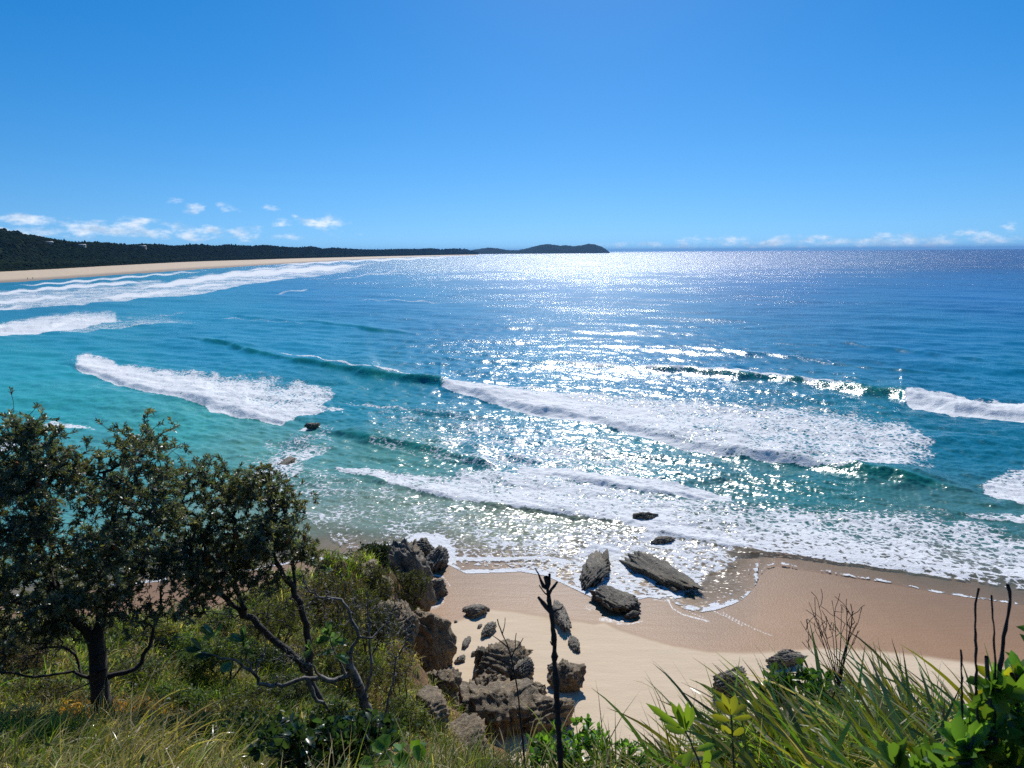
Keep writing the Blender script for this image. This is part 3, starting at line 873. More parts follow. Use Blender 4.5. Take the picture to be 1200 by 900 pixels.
def build_hill():
    xs = np.arange(-30, 26, .2); ys = np.arange(-6, 42, .2)
    X, Y = np.meshgrid(xs, ys)
    Z = hill_z(X, Y)
    sl = np.hypot(*np.gradient(Z, .2))
    Z = Z + .5 * np.abs(noise2(X, Y, .9, 3, 7.0)) * smooth(.8, 1.6, sl) * smooth(8, 12, Y)
    q = grid_quads(*X.shape)
    ok = (Z.ravel() > sand_z(X, Y).ravel() - 1.0)
    q = q[ok[q].any(1)]
    m, t, out = new_mat('hillside_soil')
    geo = N(t, 'ShaderNodeNewGeometry'); pos = geo.outputs['Position']
    n1 = noise_n(t, pos, .5, 5, .6); n2 = noise_n(t, pos, 4.0, 6, .7); n3 = noise_n(t, pos, 30, 4, .7)
    c = mixrgb(t, maprange(t, n1.outputs[0], .42, .6), (.05, .045, .02), (.17, .105, .045))
    c = mixrgb(t, maprange(t, n2.outputs[0], .5, .62), c, (.07, .055, .03))
    rk = attr(t, 'bare')
    rc = mixrgb(t, maprange(t, n2.outputs[0], .4, .65), (.30, .17, .075), (.10, .08, .055))
    c = mixrgb(t, rk.outputs['Fac'], c, rc)
    b = N(t, 'ShaderNodeBsdfPrincipled', i_Roughness=.92); L(t, c, b.inputs['Base Color']); b.inputs['Specular IOR Level'].default_value = .15
    bp = N(t, 'ShaderNodeBump', i_Strength=.8, i_Distance=.15); L(t, math_n(t, 'ADD', n2.outputs[0], math_n(t, 'MULTIPLY', n3.outputs[0], .4)), bp.inputs['Height']); L(t, bp.outputs[0], b.inputs['Normal'])
    L(t, b.outputs[0], out.inputs['Surface'])
    bare = smooth(17, 21, Y + 2.5 * noise2(X, Y, .35, 3, 12.)) * smooth(-7.0, -5.0, X + 1.5 * noise2(X, Y, .5, 3, 2.))
    o = mesh('hillside', np.stack([X, Y, Z], -1).reshape(-1, 3), quads=q, mat=m, attrs=dict(bare=bare.ravel()))
    tag(o, kind='structure')


build_hill()


# ================================================================== ROCKS
def mat_rock(name, dark, mid, light, warm):
    m, t, out = new_mat(name)
    tcn = N(t, 'ShaderNodeTexCoord'); pos = tcn.outputs['Object']
    n1 = noise_n(t, pos, 1.1, 6, .65); n2 = noise_n(t, pos, 6.0, 8, .75); n3 = noise_n(t, pos, 22, 4, .7)
    c = mixrgb(t, maprange(t, n1.outputs[0], .35, .65), dark, mid)
    c = mixrgb(t, maprange(t, n2.outputs[0], .52, .68), c, light)
    c = mixrgb(t, maprange(t, n1.outputs[1] if False else n2.outputs[0], .30, .44, 1, 0), c, tuple(.35 * a for a in dark))
    wm = noise_n(t, pos, .7, 3, .6)
    c = mixrgb(t, maprange(t, wm.outputs[0], .5, .66, 0, .8), c, warm)
    geo = N(t, 'ShaderNodeNewGeometry')
    cr = attr(t, 'crack')
    c = mixrgb(t, cr.outputs['Fac'], c, tuple(.25 * a for a in dark))
    b = N(t, 'ShaderNodeBsdfPrincipled'); L(t, c, b.inputs['Base Color'])
    L(t, maprange(t, n3.outputs[0], .3, .7, .45, .85), b.inputs['Roughness'])
    b.inputs['Specular IOR Level'].default_value = .35
    bp = N(t, 'ShaderNodeBump', i_Strength=1.0, i_Distance=.12)
    L(t, math_n(t, 'ADD', n2.outputs[0], math_n(t, 'MULTIPLY', n3.outputs[0], .35)), bp.inputs['Height'])
    L(t, bp.outputs[0], b.inputs['Normal']); L(t, b.outputs[0], out.inputs['Surface'])
    return m


ROCK_WET = mat_rock('wet_rock', (.07, .06, .043), (.16, .135, .092), (.34, .29, .21), (.17, .13, .07))
ROCK_GREY = mat_rock('grey_rock', (.115, .098, .074), (.27, .23, .17), (.50, .44, .35), (.22, .165, .09))
ROCK_TAN = mat_rock('tan_rock', (.125, .092, .055), (.30, .225, .135), (.50, .40, .26), (.27, .175, .085))
ICO5 = ico(5)
ICO4 = ico(4)
ICO3 = ico(3)
_rs = [100]


def rock_mesh(name, length, width, height, mat, strata=(0.35, 1.0, .5), led=.19, rough=.13, sub=None, freq=4.2, sink=.25, parent=None):
    """a ledged boulder along local X, its base at z = 0"""
    _rs[0] += 7
    sd = _rs[0]
    V0, Fc = sub or (ICO5 if max(length, width) > 1.2 else ICO4 if max(length, width) > .5 else ICO3)
    D = V0.copy()
    gg = np.random.default_rng(sd)
    for _ in range(16):                                   # broken faces
        nv = gg.normal(size=3); nv /= np.linalg.norm(nv); of = gg.uniform(.62, .92)
        D = D - np.maximum(D @ nv - of, 0)[:, None] * nv * .92
    D = D / np.abs(D).max(0)
    big = 1 + .26 * fbm(V0 * 1.3 + sd, 2) + .16 * fbm(V0 * 2.7 + sd * 1.3, 3)
    q = D * big[:, None] * np.array([length / 2, width / 2, height * .62])
    st = np.array(strata, float); st /= np.linalg.norm(st)
    s = (q @ st) * freq / max(.35, min(length, width) * .5) + .55 * fbm(q * 1.1 / max(.4, length * .25) + sd, 2)
    saw = s - np.floor(s)
    ledge = np.where(saw < .78, saw / .78, (1 - saw) / .22)
    k = 1 + led * (ledge - .5) + rough * (np.abs(fbm(q * 2.4 / max(.3, width * .35) + sd * .7, 4)) * 2 - .4) * .6
    q = q * k[:, None]
    fine = fbm(q * 9 + sd, 3) * .035 * min(1.5, width)
    q = q * (1 + fine[:, None] / np.maximum(np.linalg.norm(q, axis=1, keepdims=True), .1))
    q[:, 2] += height * .62 - sink * height
    crack = smooth(.82, .97, saw) * .8
    return mesh(name, q, tris=Fc, mat=mat, attrs=dict(crack=crack), parent=parent, smooth_=False)


def rock(label, p0, p1, width, height, mat, z=None, group=None, base=None, **kw):
    """a rock lying between two photo pixels on the sand (or at height z)"""
    a = at_z(*p0, .25 if z is None else z); b = at_z(*p1, .25 if z is None else z)
    if base is not None:
        a, b = base(*p0), base(*p1)
    c = (a + b) / 2; d = b - a
    length = float(np.hypot(d[0], d[1]))
    gz = ground(c) if z is None else z
    o = rock_mesh('rock', length * 1.04, width, height, mat, **kw)
    o.location = (c[0], c[1], gz)
    o.rotation_euler = (0, -math.atan2(d[2], length) if base is not None else 0, math.atan2(d[1], d[0]))
    return tag(o, label, 'rock', group)


WASH = 'dark rocks standing in the wash'
rock('largest dark ridged rock lying slantwise in the thin wash right of the dead stalk', (735, 648), (812, 692), 2.3, .75, ROCK_WET, group=WASH, strata=(.1, 1, .35), freq=2.6)
rock('dark angular rock in the wash with a narrow fin pointing seaward', (690, 690), (704, 652), 1.7, .85, ROCK_WET, group=WASH)
rock('thin upright fin of dark rock at the seaward tip of an angular rock', (712, 668), (709, 646), .55, .8, ROCK_WET, group=WASH)
rock('dark rounded rock lying at the edge of the wet sand, its shoreward end in foam', (697, 696), (746, 717), 2.2, .72, ROCK_WET, group=WASH, strata=(.1, 1, .35))
rock('small dark rock touching the shoreward end of a larger rock on wet sand', (731, 724), (750, 719), .55, .4, ROCK_WET, group=WASH)
rock('low black rock sticking out of the white foam farthest from the beach', (738, 609), (769, 607), 1.1, .55, ROCK_WET, z=0.05, group=WASH)
rock('low wet rock half covered by foam between the big ridged rock and the farthest one', (762, 637), (790, 632), 1.0, .32, ROCK_WET, z=0.0, group=WASH)
rock('dark rock awash with white water breaking over it beyond the banksia crown', (358, 503), (374, 500), 1.2, .6, ROCK_WET, z=-.05, group=WASH)
rock('flat black reef rock just breaking the pale shallows beside the right banksia crown', (328, 551), (345, 538), 1.3, .5, ROCK_WET, z=-.12, group=WASH)

SPUR = 'rocks at the foot of the spur'
rock('grey knobbly rock at the outermost tip of the spur with waves behind it', (483, 652), (508, 645), 1.7, 1.15, ROCK_WET, group=SPUR)
rock('upright grey rock at the tip of the spur facing the wet sand', (507, 668), (519, 650), 1.4, 1.25, ROCK_GREY, group=SPUR)
rock('low brown boulder at the spur foot with foam at its base', (498, 702), (519, 690), 1.5, 1.0, ROCK_GREY, group=SPUR)
rock('tall dark cliff boulder with scrub on its crown and a black shaded face', (442, 728), (506, 702), 3.0, 3.6, ROCK_GREY, z=.8, group=SPUR, strata=(1, .3, .2), sink=.12)
rock('brown boulder wedged on the spur behind the tall cliff boulder', (455, 684), (492, 672), 2.0, 1.9, ROCK_TAN, z=.6, group=SPUR)
rock('big tan slab with upright grooves leaning on the spur above the dry sand', (478, 806), (516, 768), 2.6, 3.0, ROCK_TAN, z=.3, group=SPUR, strata=(1, .15, .1), freq=3.6, led=.2, sink=.12)
rock('thin grey rock flake against the sandy side of the grooved slab', (519, 778), (524, 752), .5, .9, ROCK_GREY, group=SPUR)
rock('rust coloured rock shelf under the grooved slab', (452, 830), (506, 828), 2.4, 1.5, ROCK_TAN, z=2.0, group=SPUR)

for p0, p1, w_, h_, mt, lab in [((452, 776), (486, 768), 1.5, 1.5, ROCK_TAN, 'orange stained rock on the bank to the left of the grooved slab'), ((438, 742), (466, 738), 1.2, .9, ROCK_TAN, 'brown rock in the scrub below the tall cliff boulder'),
                               ((486, 850), (520, 846), 1.2, .9, ROCK_TAN, 'brown rock on the rim of the orange bank under the grooved slab'), ((520, 876), (566, 880), 1.5, .9, ROCK_TAN, 'brown rock at the foot of the orange bank behind the green tussocks'),
                               ((436, 700), (458, 696), 1.0, .7, ROCK_TAN, 'brown rock half hidden in the olive brush on the spur'), ((412, 676), (440, 670), 1.2, .5, ROCK_TAN, 'flat brown rock on the saddle of the spur under the dark crest bush')]:
    q0, q1 = on_hill(*p0, d0=14), on_hill(*p1, d0=14)
    c_ = (q0 + q1) / 2; dd_ = q1 - q0; ln_ = min(float(np.hypot(dd_[0], dd_[1])), w_ * 1.8)
    o_ = rock_mesh('rock', ln_, w_, h_, mt, strata=(.5, .6, .5), sink=.3)
    o_.location = (c_[0], c_[1], ground(c_)); o_.rotation_euler = (0, 0, math.atan2(dd_[1], dd_[0])); tag(o_, lab, 'rock', SPUR)

OUT = 'rocks of the outcrop on the dry sand'
rock('broad brown outcrop of cracked ledges in the middle of the dry sand', (526, 852), (640, 846), 3.2, 1.35, ROCK_TAN, group=OUT, strata=(1, .12, .15), freq=4.0, led=.22)
rock('narrow upper ledge of the outcrop reaching toward the water', (560, 812), (612, 770), 2.2, 1.15, ROCK_TAN, group=OUT, strata=(1, .2, .2))
rock('dark hollowed knob on the left shoulder of the upper ledge', (555, 790), (572, 782), .8, 1.0, ROCK_WET, group=OUT)
rock('rusty broken ledge at the left end of the brown outcrop', (508, 846), (552, 836), 1.9, 1.1, ROCK_TAN, group=OUT, strata=(1, .2, .2))
rock('mossy brown block at the right end of the brown outcrop', (618, 872), (668, 848), 2.0, 1.2, ROCK_TAN, group=OUT)
rock('grey rounded shoulder of rock at the sandward side of the outcrop', (604, 812), (622, 792), .9, .9, ROCK_GREY, group=OUT)
rock('jagged brown rock joining the outcrop to the orange bank', (498, 858), (540, 862), 1.5, 1.3, ROCK_TAN, group=OUT, strata=(1, .2, .3))
rock('dark olive ledge between the upper ledge and the broad brown outcrop', (546, 826), (598, 822), 1.4, 1.1, ROCK_TAN, group=OUT, strata=(1, .1, .2))
rock('splintered brown rock on the sand side of the broad brown outcrop', (612, 832), (640, 822), 1.0, .8, ROCK_TAN, group=OUT, strata=(1, .3, .2))
rock('flat grey rock at the border of wet and dry sand above the outcrop', (544, 724), (570, 716), 1.1, .45, ROCK_GREY, group=OUT)
rock('small grey block trailing from the flat grey rock toward the outcrop', (566, 752), (578, 736), .6, .45, ROCK_GREY, group=OUT)
SCAT = 'small stones half buried in the sand'
for (a, b, w, h, lab) in [((542, 766), (550, 752), .35, .25, 'long thin stone in the sand left of the thin dead twig'), ((552, 775), (558, 770), .25, .2, 'small stone beside the dark hollowed knob'),
                          ((534, 784), (546, 776), .4, .28, 'stone lying between the grooved slab and the outcrop'), ((560, 740), (564, 734), .2, .15, 'pebble between the flat grey rock and the small grey block'),
                          ((532, 732), (536, 730), .2, .12, 'pebble on the wet sand left of the flat grey rock'), ((572, 768), (580, 762), .3, .3, 'stone on top of the sand above the upper ledge'),
                          ((542, 716), (552, 713), .3, .2, 'small stone touching the seaward side of the flat grey rock'), ((566, 713), (574, 716), .3, .18, 'pale stone at the right tip of the flat grey rock')]:
    rock(lab, a, b, w, h, ROCK_GREY, group=SCAT)
rock('narrow grey rock pointing out of the sand behind the dead stalk', (650, 712), (664, 745), .85, .7, ROCK_GREY)
rock('low broken tail of stones below the narrow grey rock', (668, 750), (678, 768), .55, .35, ROCK_GREY)
rock('round brown boulder alone on the dry sand behind the dead stalk', (650, 798), (680, 818), 1.5, 1.2, ROCK_TAN, strata=(1, .3, .3), led=.08, rough=.16)
rock('small grey rock against the seaward side of the round brown boulder', (642, 795), (655, 789), .5, .5, ROCK_GREY)
RR_ = 'grey rocks behind the strap leaved tussocks'
rock('pale grey rock at the left edge of the tussocks', (842, 828), (868, 802), 1.2, 1.0, ROCK_GREY, group=RR_)
rock('grey rock on the sand showing just above the leafy plant in the tussocks', (902, 782), (940, 776), .9, .6, ROCK_GREY, group=RR_)
rock('grey rock below the bare twiggy shrub', (972, 832), (1004, 818), 1.0, .8, ROCK_GREY, group=RR_)
# ================================================================== PLANT HELPERS
def unit(v):
    return v / np.maximum(np.linalg.norm(v, axis=-1, keepdims=True), 1e-9)


def mat_leaf(name, rough=.4, trans=.35, spec=.5, back=None):
    m, t, out = new_mat(name)
    c = attr(t, 'tint')
    b = N(t, 'ShaderNodeBsdfPrincipled', i_Roughness=rough); L(t, c.outputs['Color'], b.inputs['Base Color'])
    b.inputs['Specular IOR Level'].default_value = spec
    tr = N(t, 'ShaderNodeBsdfTranslucent')
    tcx = mixrgb(t, 1.0, c.outputs['Color'], (1.5, 1.5, .55), 'MULTIPLY'); L(t, tcx, tr.inputs['Color'])
    mx = N(t, 'ShaderNodeMixShader'); mx.inputs[0].default_value = trans
    L(t, b.outputs[0], mx.inputs[1]); L(t, tr.outputs[0], mx.inputs[2]); L(t, mx.outputs[0], out.inputs['Surface'])
    return m


def mat_bark(name, a, b_, scale=18):
    m, t, out = new_mat(name)
    tcn = N(t, 'ShaderNodeNewGeometry')
    n1 = noise_n(t, tcn.outputs['Position'], scale, 6, .7)
    c = mixrgb(t, maprange(t, n1.outputs[0], .38, .62), a, b_)
    b = N(t, 'ShaderNodeBsdfPrincipled', i_Roughness=.85); L(t, c, b.inputs['Base Color'])
    bp = N(t, 'ShaderNodeBump', i_Strength=.8, i_Distance=.02); L(t, n1.outputs[0], bp.inputs['Height']); L(t, bp.outputs[0], b.inputs['Normal'])
    L(t, b.outputs[0], out.inputs['Surface'])
    return m


LEAF_TREE = mat_leaf('banksia_leaf', .40, .34, .6)
LEAF_SOFT = mat_leaf('scrub_leaf', .5, .45, .4)
LEAF_GLOSS = mat_leaf('glossy_leaf', .3, .5, .6)
GRASS = mat_leaf('grass_blade', .5, .55, .35)
STRAP = mat_leaf('strap_leaf', .27, .40, .75)
BARK_DARK = mat_bark('dark_bark', (.022, .018, .015), (.06, .05, .042))
BARK_GREY = mat_bark('grey_bark', (.035, .03, .027), (.12, .105, .095))
BARK_PALE = mat_bark('pale_flaking_bark', (.035, .03, .027), (.26, .24, .22), 9)
CHAR = mat_bark('charred_wood', (.018, .013, .011), (.07, .048, .04), 30)

# leaf templates: x across, y along, z up
LEAF8 = (np.array([(0, 0, 0), (-.42, .38, .10), (0, .38, 0), (.42, .38, .10), (-.46, .76, .10), (0, .78, -.02), (.46, .76, .10), (0, 1.0, -.08)], float),
         np.array([(1, 4, 5, 2), (2, 5, 6, 3)]), np.array([(0, 1, 2), (0, 2, 3), (4, 7, 5), (5, 7, 6)]))
LEAF4 = (np.array([(0, 0, 0), (-.5, .62, .10), (.5, .62, .10), (0, 1.0, -.06)], float), None, np.array([(0, 2, 1), (1, 2, 3)]))


def leaves_arrays(P, D, Nn, length, width, tint, tmpl):
    T, Q, Tr = tmpl
    D = unit(D)
    X = unit(np.cross(D, Nn)); Nn = np.cross(X, D)
    V = P[:, None] + X[:, None] * (T[None, :, 0:1] * width[:, None, None]) + D[:, None] * (T[None, :, 1:2] * length[:, None, None]) + Nn[:, None] * (T[None, :, 2:3] * width[:, None, None] * 1.6)
    n, k = len(P), len(T)
    off = (np.arange(n) * k)[:, None, None]
    q = (Q[None] + off).reshape(-1, 4) if Q is not None else None
    t = (Tr[None] + off).reshape(-1, 3)
    c = np.repeat(tint[:, None], k, 1).reshape(-1, 3)
    return V.reshape(-1, 3), q, t, c


def leaf_mesh(name, parts, mat, parent=None, origin=None):
    Vs, Qs, Ts, Cs, n = [], [], [], [], 0
    for V, q, t, c in parts:
        Vs.append(V); Cs.append(c)
        if q is not None: Qs.append(q + n)
        if t is not None: Ts.append(t + n)
        n += len(V)
    V = np.concatenate(Vs)
    if origin is not None: V = V - np.asarray(origin)
    return mesh(name, V, quads=np.concatenate(Qs) if Qs else None, tris=np.concatenate(Ts) if Ts else None, mat=mat, parent=parent, attrs=dict(tint=np.concatenate(Cs)), smooth_=False)


def blades_arrays(B, az, tilt, length, width, bend, tint, tip_tint, nseg=5, g=None, twist=(0, .5)):
    """arching strap leaves: az heading, tilt from vertical at the base, bend = further tilt gained towards the tip"""
    n = len(B)
    s = np.linspace(0, 1, nseg + 1)
    pts = np.zeros((n, nseg + 1, 3)); pts[:, 0] = B
    tl = tilt[:, None] + bend[:, None] * s[None] ** 1.4
    hd = np.stack([np.sin(az), np.cos(az), 0 * az], -1)
    for i in range(nseg):
        a = (tl[:, i] + tl[:, i + 1]) / 2
        pts[:, i + 1] = pts[:, i] + (np.sin(a)[:, None] * hd + np.cos(a)[:, None] * np.array([0, 0, 1])) * (length / nseg)[:, None]
    side = np.stack([np.cos(az), -np.sin(az), 0 * az], -1)
    tw = (g or rng).normal(twist[0], twist[1], n)
    up = np.array([0, 0, 1.0])
    side = unit(side * np.cos(tw)[:, None] + up * np.sin(tw)[:, None])
    w = width[:, None] * np.array([.75, 1, .95, .75, .45, .04] if nseg == 5 else np.concatenate([np.linspace(.8, 1, nseg // 2), np.linspace(.95, .04, nseg + 1 - nseg // 2)]))[None]
    Lf = pts - side[:, None] * w[..., None] / 2; Rt = pts + side[:, None] * w[..., None] / 2
    V = np.stack([Lf, Rt], 2).reshape(n, -1, 3)
    k = 2 * (nseg + 1)
    q = np.array([(2 * i, 2 * i + 1, 2 * i + 3, 2 * i + 2) for i in range(nseg)])
    q = (q[None] + (np.arange(n) * k)[:, None, None]).reshape(-1, 4)
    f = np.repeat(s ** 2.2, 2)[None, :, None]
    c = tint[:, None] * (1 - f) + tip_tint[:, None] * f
    return V.reshape(-1, 3), q, None, c.reshape(-1, 3)


def tubes(nodes, parent, rad, sides=6):
    """tapered limbs along every edge of a branching skeleton"""
    idx = np.where(parent >= 0)[0]
    A, B = nodes[parent[idx]], nodes[idx]
    ra, rb = rad[parent[idx]], rad[idx]
    ra = np.minimum(ra, rb * 1.6 + .002)
    d = unit(B - A)
    ref = np.where(np.abs(d[:, 2:3]) < .9, np.array([[0, 0, 1.0]]), np.array([[1.0, 0, 0]]))
    x = unit(np.cross(d, ref)); y = np.cross(d, x)
    an = np.linspace(0, 2 * math.pi, sides, endpoint=False)
    ring = x[:, None] * np.cos(an)[None, :, None] + y[:, None] * np.sin(an)[None, :, None]
    V = np.concatenate([A[:, None] + ring * ra[:, None, None], (B + d * rb[:, None] * .35)[:, None] + ring * rb[:, None, None]], 1)
    i = np.arange(sides); j = (i + 1) % sides
    q = np.stack([i, j, j + sides, i + sides], -1)
    q = (q[None] + (np.arange(len(idx)) * 2 * sides)[:, None, None]).reshape(-1, 4)
    return V.reshape(-1, 3), q


def grow(limbs, tips, g, seg=.16, r_tip=.004, power=.42, wander=.18, droop=0.0):
    """limbs: list of (Nx3 points, r_start, r_end); every tip is joined to the nearest wood by a crooked twig.
       Returns nodes, parent, radius, tip indices and directions at the tips."""
    nodes, par, rmin = [], [], []
    for pts, r0, r1 in limbs:
        pts = np.asarray(pts, float)
        sl = np.r_[0, np.cumsum(np.linalg.norm(np.diff(pts, axis=0), axis=1))]
        n = max(3, int(sl[-1] / seg))
        s = np.linspace(0, sl[-1], n + 1)
        # smooth through the points
        Q = np.stack([np.interp(s, sl, pts[:, k]) for k in range(3)], -1)
        for _ in range(2):
            Q[1:-1] = .25 * Q[:-2] + .5 * Q[1:-1] + .25 * Q[2:]
        Q[1:-1] += g.normal(0, seg * wander * .35, Q[1:-1].shape)
        if nodes:
            d = np.linalg.norm(np.array(nodes) - Q[0], axis=1); k = int(np.argmin(d))
            start = k if d[k] < .35 else -1
        else:
            start = -1
        last = start
        for i, qq in enumerate(Q):
            if i == 0 and start >= 0:
                continue
            nodes.append(qq); par.append(last); last = len(nodes) - 1
            rmin.append(r0 + (r1 - r0) * i / n)
    tips = np.asarray(tips, float).reshape(-1, 3)
    tip_idx, tip_dir = [], []
    if len(tips):
        arr = np.array(nodes)
        d = np.min(np.linalg.norm(tips[:, None] - arr[None], axis=-1), axis=1)
        cap = len(nodes) + len(tips) * 40
        buf = np.zeros((cap, 3)); buf[:len(nodes)] = arr; cnt = len(nodes)
        for k in np.argsort(d):
            tp = tips[k]
            dd = np.linalg.norm(buf[:cnt] - tp, axis=1)
            b = int(np.argmin(dd)); dist = dd[b]
            if dist < 1e-3: continue
            m = min(30, max(2, int(dist / seg) + 1))
            last = b; p0 = buf[b].copy()
            off = g.normal(0, wander * dist * .3, 3)
            for i in range(1, m + 1):
                f = i / m
                q = p0 * (1 - f) + tp * f + off * math.sin(math.pi * f) + np.array([0, 0, -droop * dist * math.sin(math.pi * f)])
                q = q + g.normal(0, wander * seg * .3, 3) * (i < m)
                buf[cnt] = q; nodes.append(q); par.append(last); rmin.append(0); last = cnt; cnt += 1
            tip_idx.append(last); tip_dir.append(buf[last] - buf[par[last]])
    nodes = np.array(nodes); par = np.array(par); rmin = np.array(rmin)
    load = np.zeros(len(nodes)); load[tip_idx] = 1
    for i in range(len(nodes) - 1, -1, -1):
        if par[i] >= 0: load[par[i]] += load[i]
    rad = np.maximum(rmin, r_tip * np.maximum(load, 1) ** power)
    return nodes, par, rad, np.array(tip_idx, int), unit(np.array(tip_dir)) if tip_dir else np.zeros((0, 3))


def px_limb(pts, D, r0, r1):
    """limb through photo pixels, at forward distances D (one or one per point)"""
    pts = np.array(pts, float)
    D = np.broadcast_to(np.asarray(D, float), (len(pts),)) if np.ndim(D) == 0 else np.interp(np.linspace(0, 1, len(pts)), np.linspace(0, 1, len(D)), D)
    return at_D(pts[:, 0], pts[:, 1], D), r0, r1


def blob_tips(blobs, n, g, shell=.45):
    """tips scattered through pixel ellipses: (px, py, rx, ry, D, depth)"""
    w = np.array([b[2] * b[3] for b in blobs], float); w /= w.sum()
    out = []
    for b, k in zip(blobs, np.round(w * n).astype(int)):
        v = unit(g.normal(size=(k, 3))) * (shell + (1 - shell) * g.random((k, 1)) ** .6)
        D = b[4] + v[:, 2] * b[5] / 2
        out.append(at_D(b[0] + v[:, 0] * b[2], b[1] + v[:, 1] * b[3], D))
    return np.concatenate(out)


def tufts(nodes, tip_idx, tip_dir, g, per, length, width, tint, tmpl, spread=(.5, 1.25), back=.10, tvar=.35, skip=None):
    n = len(tip_idx)
    P = np.repeat(nodes[tip_idx], per, 0); Dd = np.repeat(tip_dir, per, 0)
    a = g.uniform(0, 2 * math.pi, n * per); t = g.uniform(spread[0], spread[1], n * per)
    ref = unit(np.cross(Dd, g.normal(size=(n * per, 3)))); o = np.cross(Dd, ref)
    rad = ref * np.cos(a)[:, None] + o * np.sin(a)[:, None]
    D = Dd * np.cos(t)[:, None] + rad * np.sin(t)[:, None] + np.array([0, 0, .15])
    P = P - Dd * (g.random((n * per, 1)) * back)
    Nn = unit(Dd + g.normal(0, .35, D.shape) + np.array([0, 0, .35]))
    ln = length * g.uniform(.65, 1.2, n * per); wd = width * g.uniform(.75, 1.25, n * per)
    tv = np.repeat(g.uniform(1 - tvar, 1 + tvar, (n, 1)), per, 0) * g.uniform(.75, 1.3, (n * per, 1))
    hue = np.repeat(g.normal(0, .12, (n, 1)), per, 0)
    tc_ = np.asarray(tint)[None] * tv * np.concatenate([1 + hue, 1 + 0 * hue, 1 - hue], 1)
    return leaves_arrays(P, D, Nn, ln, wd, np.clip(tc_, .004, .9), tmpl)


def plant(name, loc, label, cat, nodes, par, rad, leafparts, bark, leafmat, group=None, sides=6, crown='crown', trunk='trunk'):
    root = thing(name, loc, label, cat, group)
    if nodes is not None:
        V, q = tubes(nodes, par, rad, sides)
        mesh(trunk, V - np.asarray(loc), quads=q, mat=bark, parent=root)
    if leafparts:
        leaf_mesh(crown, leafparts, leafmat, root, loc)
    return root


# ================================================================== BANKSIA TREES
def cone_mesh(g):
    V0, Fc = ICO3
    k = 1 + .22 * fbm(V0 * 5 + 3, 2)
    return V0 * k[:, None] * np.array([.032, .032, .062]), Fc


def add_cones(root, loc, P, g):
    m = bpy.data.materials.get('banksia_cone')
    if m is None:
        m, t, out = new_mat('banksia_cone')
        geo = N(t, 'ShaderNodeNewGeometry'); nn = noise_n(t, geo.outputs['Position'], 60, 4, .7)
        b = N(t, 'ShaderNodeBsdfPrincipled', i_Roughness=.9); L(t, mixrgb(t, nn.outputs[0], (.10, .035, .012), (.34, .14, .04)), b.inputs['Base Color']); L(t, b.outputs[0], out.inputs['Surface'])
    first = None
    for p in P:
        if first is None:
            V, Fc = cone_mesh(g)
            o = first = mesh('seed_cone', V, tris=Fc, mat=m, parent=root)
        else:
            o = first.copy(); COL.objects.link(o); o.parent = root
        o.location = tuple(np.asarray(p) - np.asarray(loc)); o.rotation_euler = (g.normal(0, .3), g.normal(0, .3), 0)
        s = g.uniform(.8, 1.3); o.scale = (s, s, s)


def banksia(loc_px, D, limbs, blobs, ntips, label, seed, per=19, tint=(.145, .16, .095), cones=16, leaf=.072, bare=()):
    g = np.random.default_rng(seed)
    loc = at_D(loc_px[0], loc_px[1], D); loc[2] = ground(loc)
    limbs = [(np.vstack([loc - [0, 0, .3], p]) if i == 0 else p, a, b) for i, (p, a, b) in enumerate(limbs)]
    cen = blob_tips(blobs, ntips // 44, g, .15)                 # foliage gathers in sprays with gaps between
    k_ = g.integers(len(cen), size=ntips)
    off = g.normal(0, 1, (ntips, 3)) * g.uniform(.09, .24, (len(cen), 1))[k_] * np.array([1.15, 1, .8])
    tips = cen[k_] + off
    nb = 0
    if bare:
        bt = blob_tips(list(bare), 260, g, .1); nb = len(bt); tips = np.concatenate([tips, bt])
    nodes, par, rad, ti, td = grow(limbs, tips, g, seg=.14, r_tip=.0032, power=.38, wander=.35)
    if nb:                                             # those twigs carry no leaves
        kd = np.min(np.linalg.norm(nodes[ti][:, None] - bt[None], axis=-1), axis=1) > 1e-6
        ti, td = ti[kd], td[kd]
    parts = [tufts(nodes, ti, td, g, per, leaf, leaf * .24, tint, LEAF4, tvar=.45),
             tufts(nodes, ti[::3], td[::3], g, per // 2, leaf * .9, leaf * .24, (.26, .27, .24), LEAF4, tvar=.3),      # pale undersides
             tufts(nodes, ti[::2], td[::2], g, 6, leaf * .8, leaf * .26, (.09, .12, .045), LEAF4)]
    r = plant('banksia_tree', loc, label, 'tree', nodes, par, rad, parts, BARK_DARK, LEAF_TREE, 'banksia trees on the slope', 7)
    if cones:
        k = g.choice(len(ti), cones, replace=False)
        add_cones(r, loc, nodes[ti[k]] + np.array([0, -.03, .05]), g)
    return r


